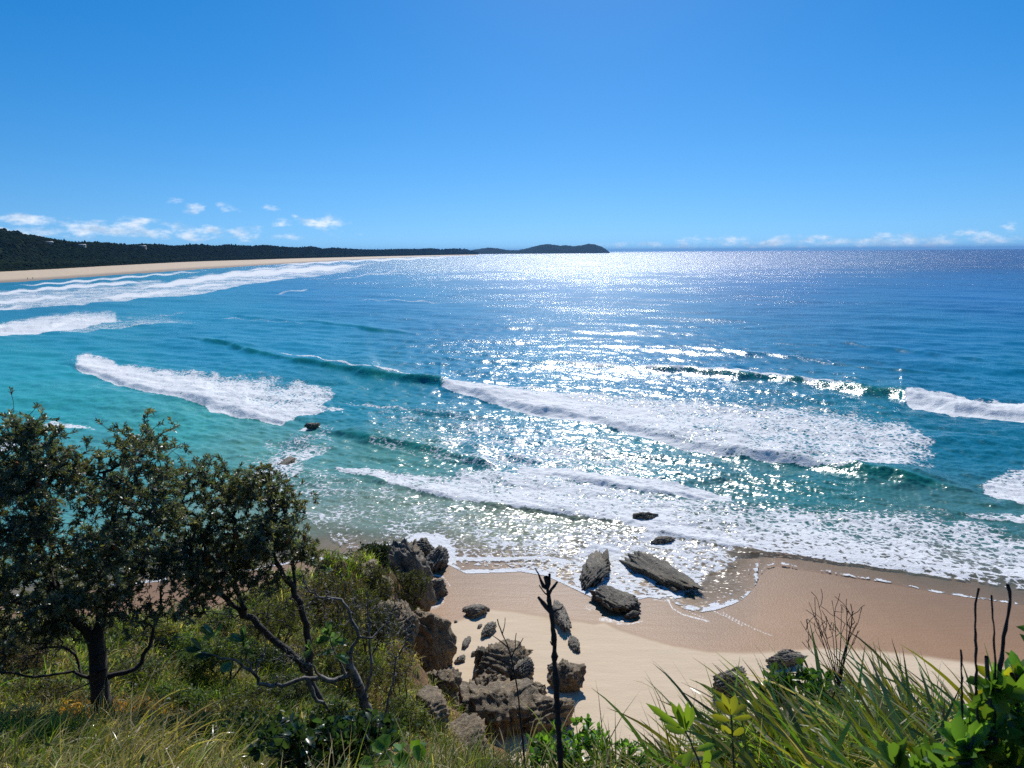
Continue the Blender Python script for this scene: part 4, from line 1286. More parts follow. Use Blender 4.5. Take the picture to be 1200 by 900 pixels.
DA = 9.0
banksia((118, 852), DA, [
    px_limb([(118, 830), (117, 800), (114, 770), (112, 752)], DA, .145, .115),
    px_limb([(113, 756), (100, 738), (80, 715), (62, 690), (50, 655), (40, 610), (35, 560)], [DA, DA - .2, DA - .4], .085, .018),
    px_limb([(113, 752), (118, 725), (117, 695), (120, 660), (130, 620), (140, 570)], [DA, DA + .2], .08, .016),
    px_limb([(80, 715), (45, 712), (10, 705), (-30, 680)], [DA - .2, DA - .8], .045, .014),
    px_limb([(118, 708), (140, 690), (165, 665), (180, 625)], [DA + .1, DA + .6], .05, .014),
    px_limb([(122, 795), (150, 792), (168, 780), (178, 745), (186, 715), (188, 690)], [DA, DA + .5], .04, .014),
    px_limb([(108, 792), (85, 790), (40, 792), (0, 788)], [DA, DA - .6], .02, .006),
    px_limb([(93, 790), (93, 770), (70, 755), (30, 765)], [DA, DA - .4], .018, .005),
    px_limb([(110, 800), (95, 812), (70, 806), (60, 820)], [DA, DA - .3], .012, .004),
], [(40, 545, 48, 66, DA - .4, 1.6), (150, 560, 54, 62, DA + .3, 1.6), (30, 640, 62, 62, DA - .4, 2.0), (120, 640, 76, 70, DA, 2.0), (172, 632, 34, 60, DA + .4, 1.3), (-30, 600, 60, 110, DA - .6, 1.8), (60, 712, 60, 38, DA - .4, 1.5), (-10, 710, 50, 50, DA - .5, 1.4), (160, 690, 46, 26, DA + .4, 1.0), (85, 590, 56, 70, DA - .1, 1.6), (85, 680, 80, 50, DA, 1.6), (180, 600, 24, 60, DA + .3, 1.0), (-10, 540, 50, 60, DA - .4, 1.5), (60, 520, 26, 30, DA - .4, .9), (140, 522, 34, 26, DA + .3, .9), (40, 735, 60, 26, DA - .5, 1.4), (-20, 740, 40, 40, DA - .6, 1.4), (195, 640, 20, 60, DA + .4, 1.0), (130, 700, 60, 30, DA + .1, 1.2), (20, 500, 40, 26, DA - .4, .9)],
    4300, 'big dark banksia with a thick black trunk and leafy crown at the left edge', 21, cones=26, bare=[(110, 735, 80, 34, DA, 1.6), (170, 740, 36, 46, DA + .3, .8), (30, 770, 60, 24, DA - .4, 1.2), (120, 690, 80, 30, DA, 1.6)])

DB = 10.5
banksia((384, 842), DB, [
    px_limb([(380, 826), (366, 808), (360, 790), (364, 758), (357, 728), (346, 696), (338, 680)], DB, .085, .045),
    px_limb([(342, 690), (328, 668), (316, 640), (318, 610), (326, 590)], DB, .04, .014),
    px_limb([(344, 694), (345, 670), (340, 640), (336, 612)], [DB, DB + .3], .03, .012),
    px_limb([(361, 790), (345, 768), (318, 748), (290, 722), (262, 700), (246, 672), (240, 640)], [DB, DB - .4], .06, .014),
    px_limb([(290, 722), (276, 690), (272, 650), (276, 610)], [DB - .3, DB], .035, .012),
    px_limb([(262, 700), (240, 690), (222, 668), (226, 630)], [DB - .4, DB - .7], .025, .01),
], [(268, 598, 52, 42, DB - .1, 1.6), (318, 608, 28, 40, DB + .1, 1.2), (242, 640, 34, 50, DB - .4, 1.4), (290, 640, 50, 42, DB, 1.5), (338, 598, 12, 28, DB + .1, .6), (352, 640, 12, 14, DB, .5), (262, 682, 44, 24, DB - .3, 1.0), (240, 592, 28, 40, DB - .2, 1.0), (320, 645, 30, 36, DB, 1.0), (218, 650, 22, 50, DB - .5, .9), (300, 572, 44, 18, DB, 1.0), (218, 600, 16, 40, DB - .4, .8), (286, 672, 48, 26, DB - .2, 1.2), (240, 700, 30, 22, DB - .4, 1.0), (338, 625, 18, 40, DB, .8), (356, 668, 16, 22, DB, .6), (322, 560, 16, 18, DB, .6), (232, 568, 18, 20, DB - .3, .6)],
    2700, 'smaller leaning banksia with two bent stems and a rounded crown over the shallows', 33, cones=16, leaf=.074, bare=[(290, 715, 60, 36, DB, 1.4), (340, 700, 30, 44, DB, 1.0), (240, 720, 40, 24, DB - .3, 1.0)])

# ================================================================== GNARLED BARE SHRUB WITH PALE BARK
def gnarled():
    g = np.random.default_rng(5)
    D = 9.2
    loc = at_D(440, 866, D); loc[2] = ground(loc)
    limbs = [
        (np.vstack([loc - [0, 0, .2], px_limb([(438, 862), (432, 835), (420, 806), (412, 786), (408, 768)], D, 1, 1)[0]]), .085, .06),
        px_limb([(412, 790), (396, 800), (376, 794), (352, 796), (330, 804), (312, 806), (300, 796), (294, 786)], [D, D - .5], .04, .022),
        px_limb([(294, 786), (282, 778), (268, 772), (252, 768), (236, 764)], [D - .5, D - .8], .02, .007),
        px_limb([(294, 786), (288, 766), (287, 752)], [D - .5, D - .6], .014, .006),
        px_limb([(300, 796), (304, 776), (312, 756), (308, 742)], [D - .5, D - .4], .012, .005),
        px_limb([(410, 772), (420, 745), (412, 722), (404, 704), (390, 700), (372, 702), (358, 690), (352, 668)], [D, D + .3], .032, .006),
        px_limb([(418, 745), (436, 748), (450, 735), (462, 715), (470, 690)], [D, D + .5], .02, .004),
        px_limb([(424, 818), (436, 790), (434, 750), (430, 715), (432, 690)], [D, D + .4], .03, .005),
        px_limb([(436, 862), (452, 838), (460, 800), (464, 770), (478, 745), (480, 720)], [D, D + .2], .028, .005),
        px_limb([(360, 796), (368, 815), (382, 830), (388, 835)], [D - .2, D - .2], .035, .02),
        px_limb([(376, 794), (362, 778), (340, 770), (326, 772)], [D - .3, D - .5], .016, .005),
        px_limb([(404, 790), (392, 762), (384, 740), (380, 712)], [D, D + .2], .018, .004),
    ]
    tips = blob_tips([(400, 715, 40, 40, D + .2, .9), (450, 730, 34, 40, D + .3, .8), (330, 770, 50, 26, D - .4, .7), (360, 700, 20, 30, D + .2, .5), (470, 760, 22, 50, D + .3, .6)], 420, g, .2)
    nodes, par, rad, ti, td = grow(limbs, tips, g, seg=.09, r_tip=.0028, power=.36, wander=.5)
    root = thing('gnarled_shrub', loc, 'half bare gnarled shrub with pale flaking bark and crooked grey limbs', 'shrub')
    V, q = tubes(nodes, par, rad, 7); mesh('trunk', V - loc, quads=q, mat=BARK_PALE, parent=root)
    # the few leaf rosettes it still carries
    P, Dd = [], []
    for (px, py, dd, d) in [(236, 762, D - .8, (-1, 0, .25)), (250, 768, D - .75, (-.9, -.2, .1)), (252, 745, D - .7, (-1, 0, .3)), (286, 752, D - .6, (0, -.2, 1)), (286, 760, D - .6, (.4, -.5, .3)), (272, 776, D - .65, (-.3, -.4, -.4)),
                            (372, 755, D - .2, (.3, -.2, .8)), (388, 752, D - .2, (.8, -.3, .5)), (378, 765, D - .3, (.2, -.6, .3)), (392, 768, D - .2, (.9, -.2, .1)), (366, 762, D - .2, (-.6, -.3, .5)), (384, 744, D - .1, (.2, 0, 1))]:
        P.append(at_D(px, py, dd)); Dd.append(d)
    P, Dd = np.array(P), unit(np.array(Dd, float))
    k = 5
    P = np.repeat(P, k, 0) ; Dd = np.repeat(Dd, k, 0) + g.normal(0, .45, (len(P), 3))
    parts = [leaves_arrays(P, Dd, unit(g.normal(0, .4, P.shape) + [0, -.4, 1]), g.uniform(.16, .26, len(P)), g.uniform(.07, .10, len(P)), np.array([.10, .18, .085]) * g.uniform(.5, 1.4, (len(P), 1)), LEAF8)]
    leaf_mesh('leaves', parts, LEAF_GLOSS, root, loc)


gnarled()


# ================================================================== SCRUB ON THE SPUR
def scrub(name, base_px, D, blobs, n, label, seed, tint, leaf, width, per=16, mat=LEAF_SOFT, bark=BARK_GREY, tmpl=LEAF4, stems=4, group='shrubs on the spur', spread=(.3, 1.1), r_tip=.003):
    g = np.random.default_rng(seed)
    loc = on_hill(*base_px) if D is None else at_D(base_px[0], base_px[1], D)
    loc = loc.copy(); loc[2] = ground(loc)
    D0 = float(loc[1])
    blobs = [(a, b, c, d, D0 + e, f) for (a, b, c, d, e, f) in blobs]
    tips = blob_tips(blobs, n, g, .3)
    limbs = []
    for i in range(stems):
        tgt = tips[g.integers(len(tips))]
        mid = loc * .5 + tgt * .5 + g.normal(0, .1, 3)
        limbs.append((np.array([loc - [0, 0, .1], loc * .75 + mid * .25, mid, mid * .4 + tgt * .6]), .018 + .02 * len(tips) / 400, .006))
    nodes, par, rad, ti, td = grow(limbs, tips, g, seg=.16, r_tip=r_tip, power=.36, wander=.4)
    parts = [tufts(nodes, ti, td, g, per, leaf, width, tint, tmpl, spread=spread, back=.25, tvar=.45)]
    return plant(name, loc, label, 'shrub', nodes, par, rad, parts, bark, mat, group, 5, crown='foliage', trunk='stems')


scrub('coastal_shrub', (440, 676), 31, [(432, 655, 26, 20, 0, 2.2), (418, 664, 18, 12, -.5, 1.4), (445, 645, 14, 12, 0, 1.2)], 420, 'dark green dense bush on the crest of the spur beside the sea', 41, (.028, .045, .018), .16, .05)
scrub('coastal_shrub', (478, 705), 31.5, [(470, 690, 30, 22, 0, 2.4), (488, 680, 18, 14, .3, 1.6), (455, 700, 20, 16, -.4, 1.4)], 460, 'olive brush draped over the tall cliff boulder', 42, (.060, .065, .025), .16, .035)
scrub('coastal_shrub', (395, 720), 21, [(392, 690, 34, 22, 0, 2.0), (415, 700, 26, 26, .5, 1.8), (375, 700, 22, 22, -.4, 1.6)], 520, 'olive and rust coloured low shrub in the middle of the spur', 43, (.085, .075, .022), .12, .022)
scrub('coastal_shrub', (430, 760), 19, [(425, 725, 30, 34, 0, 1.8), (448, 735, 20, 30, .3, 1.2)], 380, 'thin grey green shrub below the olive brush', 44, (.045, .05, .022), .12, .025, per=12)
scrub('coastal_shrub', (325, 755), 16, [(318, 728, 34, 26, 0, 1.6), (345, 720, 26, 24, .4, 1.4), (296, 735, 20, 18, -.3, 1.2)], 420, 'yellow green fine leaved shrub behind the bent banksia stems', 45, (.10, .105, .03), .10, .018)
scrub('coastal_shrub', (265, 790), 12.5, [(262, 765, 36, 20, 0, 1.3), (230, 775, 26, 16, -.2, 1.1)], 360, 'low green shrub to the right of the thick banksia trunk', 46, (.07, .10, .03), .09, .02)
scrub('coastal_shrub', (345, 830), 11.5, [(340, 808, 40, 18, 0, 1.2), (310, 820, 26, 14, -.2, 1.0)], 320, 'grey green shrub under the long bare limb', 47, (.06, .075, .035), .08, .018)
scrub('coastal_shrub', (470, 800), 17, [(465, 775, 22, 30, 0, 1.2), (455, 800, 24, 20, -.2, 1.0)], 260, 'sparse yellowish shrub on the orange bank beside the grooved slab', 48, (.12, .10, .025), .10, .018, per=10)
scrub('coastal_shrub', (425, 690), 27, [(425, 672, 30, 16, 0, 2.0), (400, 676, 26, 14, -.3, 1.8), (445, 690, 22, 22, 0, 1.6)], 420, 'olive shrub filling the saddle under the dark crest bush', 50, (.07, .075, .025), .15, .03)
scrub('coastal_shrub', (455, 740), 24, [(450, 735, 20, 24, 0, 1.6), (438, 750, 22, 22, -.3, 1.4), (462, 752, 12, 16, .2, 1.0)], 360, 'dull green shrub between the tall cliff boulder and the grooved slab', 51, (.055, .06, .024), .13, .028)
scrub('coastal_shrub', (410, 790), 16, [(400, 775, 26, 26, 0, 1.4), (430, 790, 22, 22, .2, 1.2)], 320, 'straggly olive shrub behind the pale gnarled trunk', 52, (.07, .075, .028), .10, .02)
scrub('coastal_shrub', (470, 840), 14, [(470, 835, 26, 22, 0, 1.0), (495, 850, 20, 16, 0, .8)], 240, 'green shrub on the rim above the rust coloured shelf', 53, (.075, .10, .03), .09, .02)
scrub('coastal_shrub', (40, 770), 11.5, [(30, 760, 50, 24, 0, 1.4), (-20, 762, 40, 24, -.2, 1.4)], 380, 'dull brown green shrub behind the lowest banksia branches at the left edge', 49, (.06, .055, .025), .09, .018)


# ================================================================== GRASS ON THE SLOPE
def build_grass():
    g = np.random.default_rng(15)
    n0 = 62000
    # tufts scattered over the slope, thicker near the camera where single blades show
    D = 3.0 + 31 * g.random(n0) ** 1.5
    azx = np.radians(g.uniform(-50, 47, n0))
    x, y = D * np.tan(azx), D
    z = hill_z(x, y)
    ok = (z > sand_z(x, y) + .3) & (z > 1.2)
    nrm = hill_n(x, y)
    pat = noise2(x, y, .35, 3, 9.0)
    flank = (x > -2.2 - (y - 20) * .42) & (y > 13)
    ok &= (nrm[:, 2] > .25) & ~(flank & (g.random(n0) < .55 + .9 * pat))
    ok &= ~((x > .2) & (y > 6.6)) & ~((x > -.3) & (y < 7) & (g.random(n0) < .8))
    ok &= ~((D < 6.6) & (g.random(n0) < .55))
    ok &= g.random(n0) < np.clip(.70 + pat * 1.3, .12, 1)
    U, V = proj(np.stack([x, y, z], -1))
    ok &= (U > -160) & (U < 1330) & (V < 1130)
    x, y, z, pat = x[ok], y[ok], z[ok], pat[ok]
    m = len(x)
    d = np.hypot(x, y)
    dry = np.clip(.30 + 1.6 * noise2(x, y, .5, 3, 4.0) + .30 * smooth(8, 5, d) * (x < -2.6) + .2 * (x < -3.6) * (y < 9), 0, 1)
    isdry = g.random(m) < dry * .8
    green = np.array([.18, .25, .05]) * g.uniform(.3, 1.5, (m, 1)) * np.clip(1 + 1.2 * noise2(x, y, 1.1, 2, 31.0), .35, 1.6)[:, None] * np.concatenate([g.uniform(.75, 1.4, (m, 1)), np.ones((m, 1)), g.uniform(.6, 1.1, (m, 1))], 1)
    straw = np.array([.55, .45, .24]) * g.uniform(.4, 1.25, (m, 1))
    rust = np.array([.42, .23, .05]) * g.uniform(.6, 1.2, (m, 1))
    c = np.where(isdry[:, None], straw, green)
    tr = at_D(118, 852, 9.0)                               # orange dead patches on both sides of the trunk
    for ox, oy, rr_ in ((-.25, .5, .5), (.55, .5, .75), (.9, .8, .5)):
        near = (np.hypot(x - tr[0] - ox, y - tr[1] - oy) < rr_ * (1 + .4 * pat)) & (g.random(m) < .9)
        c[near] = rust[near]
    length = g.uniform(.20, .50, m) * (1 + .5 * smooth(9, 5, d)) * (1 + .5 * smooth(14, 26, d))
    az_t = g.uniform(0, 2 * math.pi, m)
    per = 8
    rep = lambda a: np.repeat(a, per, 0)
    n = m * per
    az = rep(az_t) * .35 + g.uniform(0, 2 * math.pi, n) * .8 + R(235)
    P = rep(np.stack([x, y, z - .02], -1)) + g.normal(0, .035, (n, 3)) * np.array([1, 1, .2]) * rep(1 + d * .05)[:, None]
    cc = rep(c) * g.uniform(.65, 1.35, (n, 1))
    width = rep(.0055 + .0011 * d) * g.uniform(.6, 1.25, n)
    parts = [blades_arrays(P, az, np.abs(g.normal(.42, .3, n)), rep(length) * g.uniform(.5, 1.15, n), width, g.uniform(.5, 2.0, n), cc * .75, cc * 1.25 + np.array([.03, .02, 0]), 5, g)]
    o = leaf_mesh('slope_grass', parts, GRASS)
    tag(o, 'mixed green and straw coloured grass covering the slope', 'grass', kind='stuff')
    # broad-leaved ground cover among the grass
    n1 = 9000
    D = 4.6 + 24 * g.random(n1) ** 1.5; ax = np.radians(g.uniform(-46, 2, n1))
    x, y = D * np.tan(ax), D; z = hill_z(x, y)
    ok = (z > 1.5) & (noise2(x, y, .6, 2, 20.0) > .02) & ~((x > -5.6) & (y > 20)) & ~((x > .2) & (y > 6.6))
    x, y, z = x[ok], y[ok], z[ok]; n = len(x); per = 9
    P = np.repeat(np.stack([x, y, z], -1), per, 0) + g.normal(0, .09, (n * per, 3)) + np.array([0, 0, .12])
    Dd = unit(g.normal(0, 1, P.shape) + [0, -.1, .6])
    dd = np.repeat(y, per)
    tint = np.array([.05, .085, .028]) * np.repeat(g.uniform(.5, 1.6, (n, 1)), per, 0) * g.uniform(.7, 1.3, (n * per, 1))
    o = leaf_mesh('ground_cover', [leaves_arrays(P, Dd, unit(g.normal(0, .5, P.shape) + [0, 0, 1]), g.uniform(.05, .10, n * per) * (1 + dd * .03), g.uniform(.02, .04, n * per) * (1 + dd * .03), tint, LEAF4)], LEAF_SOFT)
    tag(o, 'low leafy ground cover creeping between the grass on the slope', 'plants', kind='stuff')


build_grass()


_spots = [(158, 850, 34, 16, 'rust orange dead bush right of the foot of the thick banksia trunk', (.50, .26, .05), .07, .012), (84, 852, 26, 12, 'rust orange dead bush left of the foot of the thick banksia trunk', (.46, .25, .06), .07, .012),
          (30, 860, 50, 20, 'bleached straw coloured bush in the bottom left corner', (.48, .40, .22), .12, .012), (150, 800, 40, 18, 'low grey green shrub between the banksia trunk and the beach', (.075, .09, .04), .07, .018), (215, 770, 30, 16, 'small bright green bush right of the upswept banksia bough', (.09, .14, .03), .08, .02),
          (205, 830, 44, 18, 'spreading green bush on the slope right of the banksia foot', (.085, .13, .03), .08, .02), (285, 845, 44, 18, 'olive bush on the slope left of the dark broad leaved plant', (.10, .11, .035), .08, .018),
          (240, 875, 40, 18, 'ragged green bush at the bottom edge right of the long grass tussocks', (.08, .12, .03), .07, .02), (50, 825, 46, 18, 'dull olive bush left of the banksia foot', (.09, .085, .035), .07, .016),
          (20, 790, 40, 20, 'brown twiggy bush under the lowest banksia bough at the left edge', (.11, .08, .04), .06, .014), (300, 780, 34, 16, 'dark green bush under the long bare limb of the gnarled shrub', (.045, .07, .025), .08, .025),
          (355, 765, 30, 16, 'pale olive bush between the bent banksia stem and the gnarled shrub', (.12, .12, .04), .08, .016), (185, 752, 28, 12, 'yellowish bush on the rim of the slope against the beach', (.13, .13, .04), .09, .018),
          (250, 738, 26, 12, 'green bush on the rim of the slope below the smaller banksia', (.08, .11, .03), .10, .022), (390, 850, 30, 16, 'green bush at the foot of the bent banksia stems', (.06, .09, .03), .08, .022)]
for i, (px, py, rx, ry, lab, tint, lf, wd) in enumerate(_spots):
    scrub('low_bush', (px, py), None, [(px, py - ry * .8, rx, ry, 0, .9), (px + rx * .5, py - ry * .5, rx * .6, ry * .8, -.1, .7)], 230, lab, 400 + i, tint, lf, wd, per=12, group='low bushes on the slope', stems=5, r_tip=.0022)
# ================================================================== FOREGROUND PLANTS
def on_ground(x, y, dz=-.03):
    return np.array([x, y, float(hill_z(np.array([x]), np.array([y]))[0]) + dz])


def tussock(x, y, n, length, label, seed, az0=-60, azs=45, tilt=(.4, 1.2), green=(.12, .20, .04), group='strap leaved tussocks', width=.040, dry=.10, bend=(.2, 1.3), dead=34, name='strap_leaf_tussock', cat='grass tussock', spread=.16):
    g = np.random.default_rng(seed)
    loc = on_ground(x, y)
    B = loc + np.c_[g.normal(0, spread, n), g.normal(0, spread, n), g.uniform(-.05, .03, n)]
    az = np.radians(g.normal(az0, azs, n))
    t = np.asarray(green) * g.uniform(.35, 1.7, (n, 1)) * np.concatenate([g.uniform(.8, 1.3, (n, 1)), np.ones((n, 1)), g.uniform(.6, 1.2, (n, 1))], 1)
    isd = g.random(n) < dry
    t[isd] = np.array([.46, .37, .19]) * g.uniform(.5, 1.2, (isd.sum(), 1))
    yel = g.random(n) < .16
    t[yel] = np.array([.30, .29, .03]) * g.uniform(.7, 1.2, (yel.sum(), 1))
    tip = np.where((g.random(n) < .4)[:, None], np.array([.14, .085, .035]), t * 1.1)
    ln = length * g.uniform(.5, 1.12, n)
    arr = blades_arrays(B, az, g.uniform(tilt[0], tilt[1], n), ln, width * g.uniform(.6, 1.15, n), g.uniform(bend[0], bend[1], n) * g.uniform(.4, 1, n), t, tip, 7, g, twist=(.4, 1.0))
    root = thing(name, loc, label, cat, group)
    leaf_mesh('leaves', [arr], STRAP, root, loc)
    if dead:
        B2 = loc + np.c_[g.normal(0, spread, dead), g.normal(0, spread, dead), g.uniform(0, .05, dead)]
        c = np.array([.62, .54, .38]) * g.uniform(.45, 1.2, (dead, 1))
        arr = blades_arrays(B2, np.radians(g.normal(az0, 70, dead)), g.uniform(.5, 1.1, dead), length * g.uniform(.4, .8, dead), width * g.uniform(.5, 1.0, dead), g.uniform(1.4, 2.8, dead), c, c * .9, 7, g, twist=(.7, .7))
        leaf_mesh('dead_leaves', [arr], STRAP, root, loc)
    return root


for (x, y, n, ln, az0, lab, sd) in [
    (1.30, 3.75, 150, .80, -70, 'strap leaved tussock at the left end of the clump beside the pale grey rock', 201),
    (1.62, 3.35, 170, .95, -60, 'dense dark green tussock with curled pale dead leaves in front of the pale grey rock', 202),
    (1.95, 3.75, 170, 1.0, -55, 'tussock whose long leaves cross the bare twiggy shrub', 203),
    (1.45, 2.85, 150, .75, -70, 'tussock at the bottom of the frame below the leafy plant with the glossy leaves', 204),
    (2.35, 3.35, 170, 1.05, -40, 'tussock with tall brown tipped leaves standing against the wet sand', 205),
    (2.45, 4.05, 150, 1.0, -45, 'tussock behind the brown tipped one with upright yellow green leaves', 206),
    (1.95, 2.75, 160, .8, -65, 'low tussock in front with leaves lying flat toward the left', 207),
    (2.95, 3.7, 150, .95, -50, 'tussock just left of the broad leaved shrub with dead stalks', 208),
    (3.1, 4.6, 140, .95, -30, 'farthest tussock on the right with fine leaf tips over the wet sand', 209),
    (1.75, 4.5, 130, .7, -60, 'tussock behind the glossy leafy plant and below the low grey rock', 210),
    (2.5, 2.85, 140, .75, -40, 'tussock at the foot of the broad leaved shrub', 211),
]:
    tussock(x, y, int(n * .8), ln * .86, lab, sd, az0 - 8)

# greener, softer clump at the bottom centre
for (x, y, n, ln, lab, sd) in [(-.35, 5.2, 130, .55, 'green grass tussock between the broad dark leaves and the thin dead twig', 221), (-.02, 5.5, 120, .6, 'grass tussock at the foot of the thin dead twig', 222),
                               (.22, 5.3, 110, .6, 'yellow tipped grass tussock left of the dead stalk', 223), (-.62, 5.6, 110, .55, 'grass tussock behind the bright broad leaves at the bottom edge', 224), (-.2, 4.75, 120, .5, 'low grass tussock at the bottom edge below the thin dead twig', 225)]:
    tussock(x, y, n, ln, lab, sd, -20, 90, (.1, .7), (.10, .15, .03), 'grass tussocks at the bottom centre', .011, .14, name='grass_tussock')
# straw coloured ones at the bottom left
for (x, y, n, ln, az0, lab, sd) in [(-4.2, 6.2, 260, .8, 60, 'pale straw tussock at the left edge under the lowest banksia bough', 237), (-4.7, 6.9, 240, .8, 80, 'brown and straw tussock in shade at the left edge', 238), (-3.75, 5.6, 260, .7, 70, 'straw tussock with broad bleached dead leaves in the very corner of the slope', 239), (-3.2, 6.0, 230, .8, 60, 'straw coloured grass tussock in the bottom left corner', 231), (-2.75, 5.7, 160, .7, 70, 'bleached tussock with leaves bowing right below the banksia trunk', 232), (-2.3, 6.0, 170, .75, 40, 'bright green grass tussock in front of the banksia trunk', 233),
                                    (-3.7, 6.6, 160, .8, 70, 'dry tussock behind the corner tussock under the low banksia boughs', 234), (-1.95, 5.6, 150, .65, 50, 'green and straw tussock left of the dark broad leaved plant', 235), (-2.85, 6.7, 170, .7, 30, 'tall bright green tussock hiding the foot of the banksia trunk', 236)]:
    tussock(x, y, int(n * .62), ln, lab, sd, az0, 75, (.2, 1.1), {231: (.20, .20, .06), 232: (.24, .21, .08), 233: (.18, .27, .05), 234: (.16, .15, .06), 235: (.12, .19, .04), 236: (.22, .30, .05), 237: (.24, .22, .09), 238: (.15, .13, .05), 239: (.26, .24, .10)}[sd], 'long grass tussocks at the bottom left', .017, .78 if sd in (231, 232, 234, 237, 238, 239) else .25, bend=(.5, 1.8), dead=90 if sd in (231, 232, 234, 237, 238, 239) else 24, name='grass_tussock', spread=.26)


def leafy(name, base, limbs, tips, label, seed, leaf, width, tint, per, tvar=.4, mat=LEAF_GLOSS, bark=BARK_GREY, group=None, spread=(.35, 1.15), r_tip=.003, cat='shrub', back=.12, extra=None, power=.36):
    g = np.random.default_rng(seed)
    nodes, par, rad, ti, td = grow(limbs, tips, g, seg=.07, r_tip=r_tip, power=power, wander=.3)
    td = unit(td + np.array([0, 0, .6]))
    parts = [tufts(nodes, ti, td, g, per, leaf, width, tint, LEAF8, spread=spread, back=back, tvar=tvar)]
    if extra: parts += extra(g, nodes, ti, td)
    return plant(name, base, label, cat, nodes, par, rad, parts, bark, mat, group, 6, crown='leaves', trunk='stems')


def yellow(g, nodes, ti, td):
    k = max(1, len(ti) // 4)
    return [tufts(nodes, ti[:k], td[:k], g, 4, .10, .04, (.34, .32, .03), LEAF8, spread=(.5, 1.3), back=.2)]


# low glossy shrub at the bottom centre
def centre_shrub():
    D = 4.7
    base = on_ground(.55, D)
    tips = blob_tips([(680, 875, 48, 36, D, .7), (735, 890, 42, 22, D, .6), (640, 890, 28, 28, D, .5), (775, 897, 20, 14, D, .4)], 120, np.random.default_rng(61), .2)
    limbs = [(np.array([base, base * .5 + tips[i] * .5, tips[i]]), .012, .005) for i in (0, 30, 60, 90)]
    leafy('leafy_shrub', base, limbs, tips, 'low bright green glossy leaved shrub at the foot of the dead stalk', 62, .08, .034, (.11, .22, .04), 9)


centre_shrub()


def dark_plant():
    D = 5.0
    for (cx, cy, rx, ry, dd, n, lab, sd, bx) in [(355, 872, 60, 34, 0, 120, 'dark broad leaved plant with white glints at the bottom edge', 63, -1.55), (425, 862, 42, 34, .2, 80, 'dark broad leaved plant below the gnarled shrub', 64, -1.1)]:
        base = on_ground(bx, D + dd)
        tips = blob_tips([(cx, cy, rx, ry, D + dd, .9)], n, np.random.default_rng(sd), .1)
        limbs = [(np.array([base, base * .5 + tips[i] * .5, tips[i]]), .010, .005) for i in (0, 20, 40, 60)]
        leafy('broad_leaved_plant', base, limbs, tips, lab, sd, .095, .06, (.030, .058, .026), 6, group='dark broad leaved plants', bark=BARK_DARK, cat='plant')


dark_plant()


def bright_plant():
    D = 4.3
    base = on_ground(-.72, D)
    pts = [(452, 880), (470, 872), (486, 884), (462, 895), (480, 898), (498, 893), (440, 896)]
    g = np.random.default_rng(66)
    tips = np.array([at_D(a, b, D + g.normal(0, .05)) for a, b in pts])
    limbs = [(np.array([base, base * .6 + tips[1] * .4, tips[1]]), .008, .004)]
    nodes, par, rad, ti, td = grow(limbs, tips[[0, 2, 3, 4, 5, 6]], g, seg=.06, r_tip=.003)
    n = len(tips) * 2
    P = np.repeat(tips, 2, 0)
    Dd = unit(np.stack([g.normal(0, .9, n), g.normal(-.1, .5, n), g.uniform(.1, .7, n)], -1))
    arr = leaves_arrays(P, Dd, unit(np.stack([g.normal(0, .3, n), -.5 + 0 * Dd[:, 0], 1 + 0 * Dd[:, 0]], -1)), g.uniform(.11, .16, n), g.uniform(.10, .13, n), np.array([.13, .24, .03]) * g.uniform(.75, 1.2, (n, 1)), LEAF8)
    plant('broad_leaved_plant', base, 'plant of a few large round bright yellow green leaves at the bottom edge', 'plant', nodes, par, rad, [arr], BARK_GREY, LEAF_GLOSS, None, 5, crown='leaves', trunk='stems')


bright_plant()


def tussock_shrub():
    D = 4.4
    base = on_ground(1.75, D)
    tips = blob_tips([(930, 795, 38, 22, D, .5), (905, 808, 26, 20, D, .4), (955, 800, 20, 18, D, .4)], 60, np.random.default_rng(70), .2)
    limbs = [(np.array([base, base * .5 + tips[i] * .5, tips[i]]), .008, .004) for i in (0, 20, 40)]
    leafy('leafy_shrub', base, limbs, tips, 'dark glossy leafy plant among the tussocks below the bare twiggy shrub', 71, .08, .035, (.05, .11, .025), 8)


tussock_shrub()


def right_shrub():
    D = 2.35
    base = on_ground(1.85, D)
    limbs = [px_limb([(1180, 990), (1172, 900), (1165, 840), (1160, 790), (1156, 770)], D, .014, .007),
             px_limb([(1190, 990), (1192, 900), (1190, 840), (1186, 790)], D, .014, .007), px_limb([(1170, 990), (1130, 920), (1105, 890)], D, .012, .006), px_limb([(1190, 950), (1215, 880), (1230, 800)], D, .012, .006)]
    limbs[0][0][0] = base; limbs[1][0][0] = base + [.03, 0, 0]
    tips = blob_tips([(1165, 825, 30, 34, D, .3), (1200, 830, 30, 50, D + .1, .3), (1145, 866, 40, 30, D, .3), (1185, 880, 60, 30, D, .4), (1120, 895, 36, 20, D - .05, .3), (1230, 780, 34, 60, D, .3), (1080, 900, 40, 14, D, .2)], 74, np.random.default_rng(80), .3)
    leafy('broad_leaved_shrub', base, limbs, tips, 'broad leaved yellow green shrub with dead stalks at the right edge', 81, .12, .048, (.11, .215, .04), 8, extra=yellow, spread=(.2, 1.0), r_tip=.004)


right_shrub()


